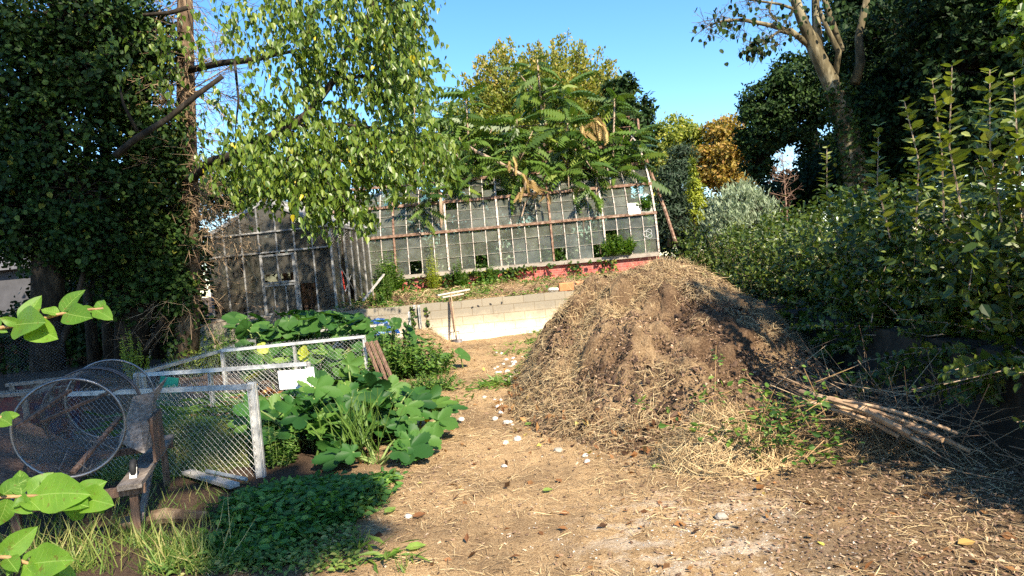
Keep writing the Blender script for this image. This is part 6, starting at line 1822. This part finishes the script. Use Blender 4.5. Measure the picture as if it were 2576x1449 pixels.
tag(b.build('wire_curtain', MT['wire_dark']), 'hanging sheet of fine wire mesh in the shade behind the painted crates', 'fence')

# ------------------------------------------------------------------ GROUND LITTER
vis = [(0, 1449), (2576, 1449), (2576, 1200), (2000, 1080), (1750, 1180), (1350, 1060), (1290, 960), (1420, 850), (1060, 848), (1180, 930), (1120, 1120), (960, 1200), (1000, 1330), (500, 1449)]
b = MB(); k = 62000
x = U(-2.2, 4.2, k); y = 2.6 + 13.4 * U(0, 1, k) ** 1.7
d_ = fbm(x, y, .7, 4, 41) + .13 - sstep(-.9, -2.2, x + .07 * y + fbm(x, y, 1, 2, 3)) * .5 - .22 * np.exp(-(((x - 1.05) / .9) ** 2 + ((y - 3.9) / .55) ** 2))
ok = d_ > U(-.08, .22, k); x = x[ok]; y = y[ok]; k = len(x)
n = np.repeat(np.array([[0, 0, 1.0]]), k, 0)
straw_on(b, np.stack([x, y, gh(x, y) + .006], 1), n, U(.03, .16, k), U(.0016, .0036, k), .07, 0, np.clip(N(.62, .3, k), 0, 1))
struct(b.build('straw', MT['straw']), 'stuff'); tag(bpy.data.objects['straw'] if False else COL.objects[-1], 'dry straw strewn over the path', 'straw')
b = MB(); k = 60000
x = U(-2.0, 5.0, k); y = 2.4 + 10 * U(0, 1, k) ** 2.0
ok = (fbm(x, y, .8, 3, 47) + sstep(.6, 2.0, x + .2 * N(size=k)) * .75 - .08 > U(-.05, .5, k)) | ((rng.random(k) < .10) & (x > -1.4)); x = x[ok]; y = y[ok]; k = len(x)
n = np.repeat(np.array([[0, 0, 1.0]]), k, 0)
chips_on(b, np.stack([x, y, gh(x, y) + .006], 1), n, U(.008, .030, k), .35, np.clip(N(.66, .22, k), 0, 1))
tag(b.build('wood_chips', MT['chips']), 'brown wood chips covering the ground at the near right', 'wood chips', kind='stuff')
b = MB(); k = 9000
x = U(-1.2, 2.6, k); y = 2.6 + 4.2 * U(0, 1, k) ** 1.4
ok = np.exp(-(((x - 1.05) / .8) ** 2 + ((y - 3.9) / .5) ** 2)) + .25 * (fbm(x, y, .5, 3, 31) > .12) > U(.15, 1, k); x = x[ok]; y = y[ok]; k = len(x)
chips_on(b, np.stack([x, y, gh(x, y) + .003], 1), np.repeat(np.array([[0, 0, 1.0]]), k, 0), U(.005, .016, k), .3, U(.3, 1, k))
tag(b.build('gravel', MT['stone']), 'pale grit and gravel lying in a patch on the near path', 'gravel', kind='stuff')
b = MB(); k = 520
x = U(-1.8, 2.6, k); y = 3.0 + 12 * U(0, 1, k) ** 1.4
b.scatter(T_CL, np.stack([x, y, gh(x, y) + .012], 1), orient(k, 'flat'), U(.035, .085, k), np.clip(N(.45, .3, k), 0, 1))
tag(b.build('fallen_leaves', MT['deadleaf']), 'small brown fallen leaves scattered along the path', 'leaves', kind='stuff')

# single leaves that stand out
for px, py, s, a, v, l in ((1020, 1388, .13, .3, .98, 'large bright green fallen leaf lying alone on the near path'), (968, 1296, .12, 1.2, .97, 'pale green fallen leaf on the grass before the herb patch'), (750, 1408, .15, .2, .5, 'long curled brown leaf at the grass edge'), (1905, 1243, .09, .9, .35, 'reddish brown curled leaf on the pale grit'),
                           (1655, 1160, .11, .2, .75, 'tan fallen leaf at the straw pile foot'), (1640, 1186, .10, .1, .98, 'yellow green fallen leaf before the straw pile'), (1320, 1076, .11, .5, .96, 'yellow leaf at the left foot of the compost heap'), (1040, 1308, .10, .8, .3, 'crumpled brown leaf beside the white stone on the grass edge'), (1365, 1240, .08, .1, .97, 'yellowish leaf on the straw path'), (2410, 1375, .10, .1, .85, 'ochre leaf on the wood chips at the near right')):
    b = MB(); q = G(px, py); q[2] = float(gh(q[0], q[1])) + .022
    b.scatter(T_OV, q[None], frames(np.array([(math.cos(a), math.sin(a) * .6, .05)]), np.array([(0.1, -.25, 1.0)])), np.array([s]), v)
    tag(b.build('fallen_leaf', MT['deadleaf' if v < .9 else 'front'], origin=q), l, 'leaf')

# stones
protos = []
def stone(label, px, py, s, group='white stones along the foot of the heap', mat='stone'):
    q = G(px, py); q[2] = max(float(gh(q[0], q[1])), float(heap_h(q[0], q[1])) if q[1] > 5.3 else -1) + s * .25
    me = bpy.data.meshes.new('stone'); bm_v = []
    u = np.linspace(0, PI, 8); w = np.arange(12) * 2 * PI / 12
    b = MB(); seed = U(0, 50)
    prof_r = np.sin(u); V = np.stack([np.outer(prof_r, np.cos(w)), np.outer(prof_r, np.sin(w)), np.outer(np.cos(u), np.ones(12))], -1)
    r_ = 1 + .9 * fbm(V[..., 0] + seed, V[..., 1] + V[..., 2] * 1.7, .9, 3, 2)
    s *= .78
    V = V * r_[..., None] * np.array((1, U(.65, 1), U(.5, .75))) * s
    a = U(0, 6); Rz = np.array([[math.cos(a), -math.sin(a), 0], [math.sin(a), math.cos(a), 0], [0, 0, 1]])
    V = V.reshape(-1, 3) @ Rz.T + q
    i = np.arange(7)[:, None] * 12; j = np.arange(12)[None]; j2 = (j + 1) % 12
    b.add(V, [np.stack([i + j, i + 12 + j, i + 12 + j2, i + j2], -1).reshape(-1, 4)])
    o = b.build('stone', MT[mat], origin=q)
    tag(o, label, 'stone', group)


for px, py, s, l in ((1472, 1147, .045, 'bright white stone standing alone at the near foot of the heap'), (1477, 1165, .038, 'white stone directly in front of the bright lone one'), (1268, 1172, .035, 'white stone on the straw path nearest the viewer'), (1815, 1306, .055, 'grey stone casting a shadow on the pale grit at the near right'), (1028, 1302, .035, 'white stone on the grass edge at the near left'),
                     (1160, 1057, .05, 'white stone on the path near the squash leaves'), (1302, 1108, .052, 'larger white stone of the pair left of the heap foot'), (1272, 1118, .042, 'smaller white stone of the pair left of the heap foot'), (1404, 1135, .05, 'tan stone at the leaf litter edge')):
    stone(l, px, py, s, mat='concrete' if l.startswith('grey') or l.startswith('tan') else 'stone')
for k in range(44):
    t = U(0, 1); px = 1275 - 20 * t + N() * 22; py = 900 + 190 * t ** 1.2 + N() * 8
    if k > 30: px = 1290 + N() * 26; py = 905 + N() * 18
    stone('small white stone in the scatter between path and compost heap', px, py, U(.022, .055), 'small white stones scattered beside the heap')
q = P(1390, 733, 16.5)
for px, l in ((1388, 'white stone lying on the wall top left of the upright terracotta block'), (1398, 'flat white rubble piece on the wall top against the terracotta block')):
    b = MB(); q = P(px, 729, 16.45); b.lathe(q, [(.0, .06), (.07, .05), (.10, .0), (.06, -.05), (0, -.05)], 9)
    tag(b.build('stone', MT['stone'], origin=q), l, 'stone')

# ------------------------------------------------------------------ LIGHT, SKY, CAMERA
EL, AZ = math.radians(40), math.radians(27)
sd = np.array((math.sin(AZ) * math.cos(EL), -math.cos(AZ) * math.cos(EL), math.sin(EL)))
sl = bpy.data.lights.new('sun', 'SUN'); sl.energy = 5.0; sl.angle = math.radians(0.53); sl.color = (1.0, 0.88, 0.70)
so = bpy.data.objects.new('sun', sl); COL.objects.link(so)
so.rotation_euler = Vector(sd.tolist()).to_track_quat('Z', 'Y').to_euler()
w = bpy.data.worlds.new('World'); scene.world = w; w.use_nodes = True
nt = w.node_tree; nt.nodes.clear()
sk = nt.nodes.new('ShaderNodeTexSky'); sk.sky_type = 'NISHITA'; sk.sun_disc = False
sk.sun_elevation = EL; sk.sun_rotation = math.atan2(sd[0], sd[1]); sk.air_density = 1.0; sk.dust_density = 0.2; sk.ozone_density = 2.6; sk.altitude = 50
bg = nt.nodes.new('ShaderNodeBackground'); bg.inputs['Strength'].default_value = 0.115
wo = nt.nodes.new('ShaderNodeOutputWorld')
hs_ = nt.nodes.new('ShaderNodeHueSaturation'); hs_.inputs['Saturation'].default_value = 1.25
nt.links.new(sk.outputs['Color'], hs_.inputs['Color']); nt.links.new(hs_.outputs['Color'], bg.inputs['Color']); nt.links.new(bg.outputs[0], wo.inputs['Surface'])

cd = bpy.data.cameras.new('camera'); cd.sensor_width = 36; cd.lens = 36 * FPX / 2576; cd.clip_start = .05; cd.clip_end = 2000
co_ = bpy.data.objects.new('camera', cd); COL.objects.link(co_); scene.camera = co_
Fv = Vector((0, math.cos(PITCH), -math.sin(PITCH))); Uv = Vector((0, math.sin(PITCH), math.cos(PITCH))); Rv = Vector((1, 0, 0))
rc = Rv * math.cos(ROLL) - Uv * math.sin(ROLL); uc = Rv * math.sin(ROLL) + Uv * math.cos(ROLL)
mw = Matrix((rc, uc, -Fv)).transposed().to_4x4(); mw.translation = Vector((0, 0, HC))
co_.matrix_world = mw

scene.view_settings.view_transform = 'Standard'; scene.view_settings.look = 'None'
scene.view_settings.exposure = 1.45; scene.view_settings.gamma = 1.0
scene.render.engine = 'CYCLES'
cy = scene.cycles
cy.use_denoising = False; cy.max_bounces = 8; cy.transparent_max_bounces = 16; cy.diffuse_bounces = 4; cy.glossy_bounces = 3; cy.transmission_bounces = 6
cy.use_adaptive_sampling = True; cy.adaptive_threshold = 0.02; cy.sample_clamp_indirect = 8
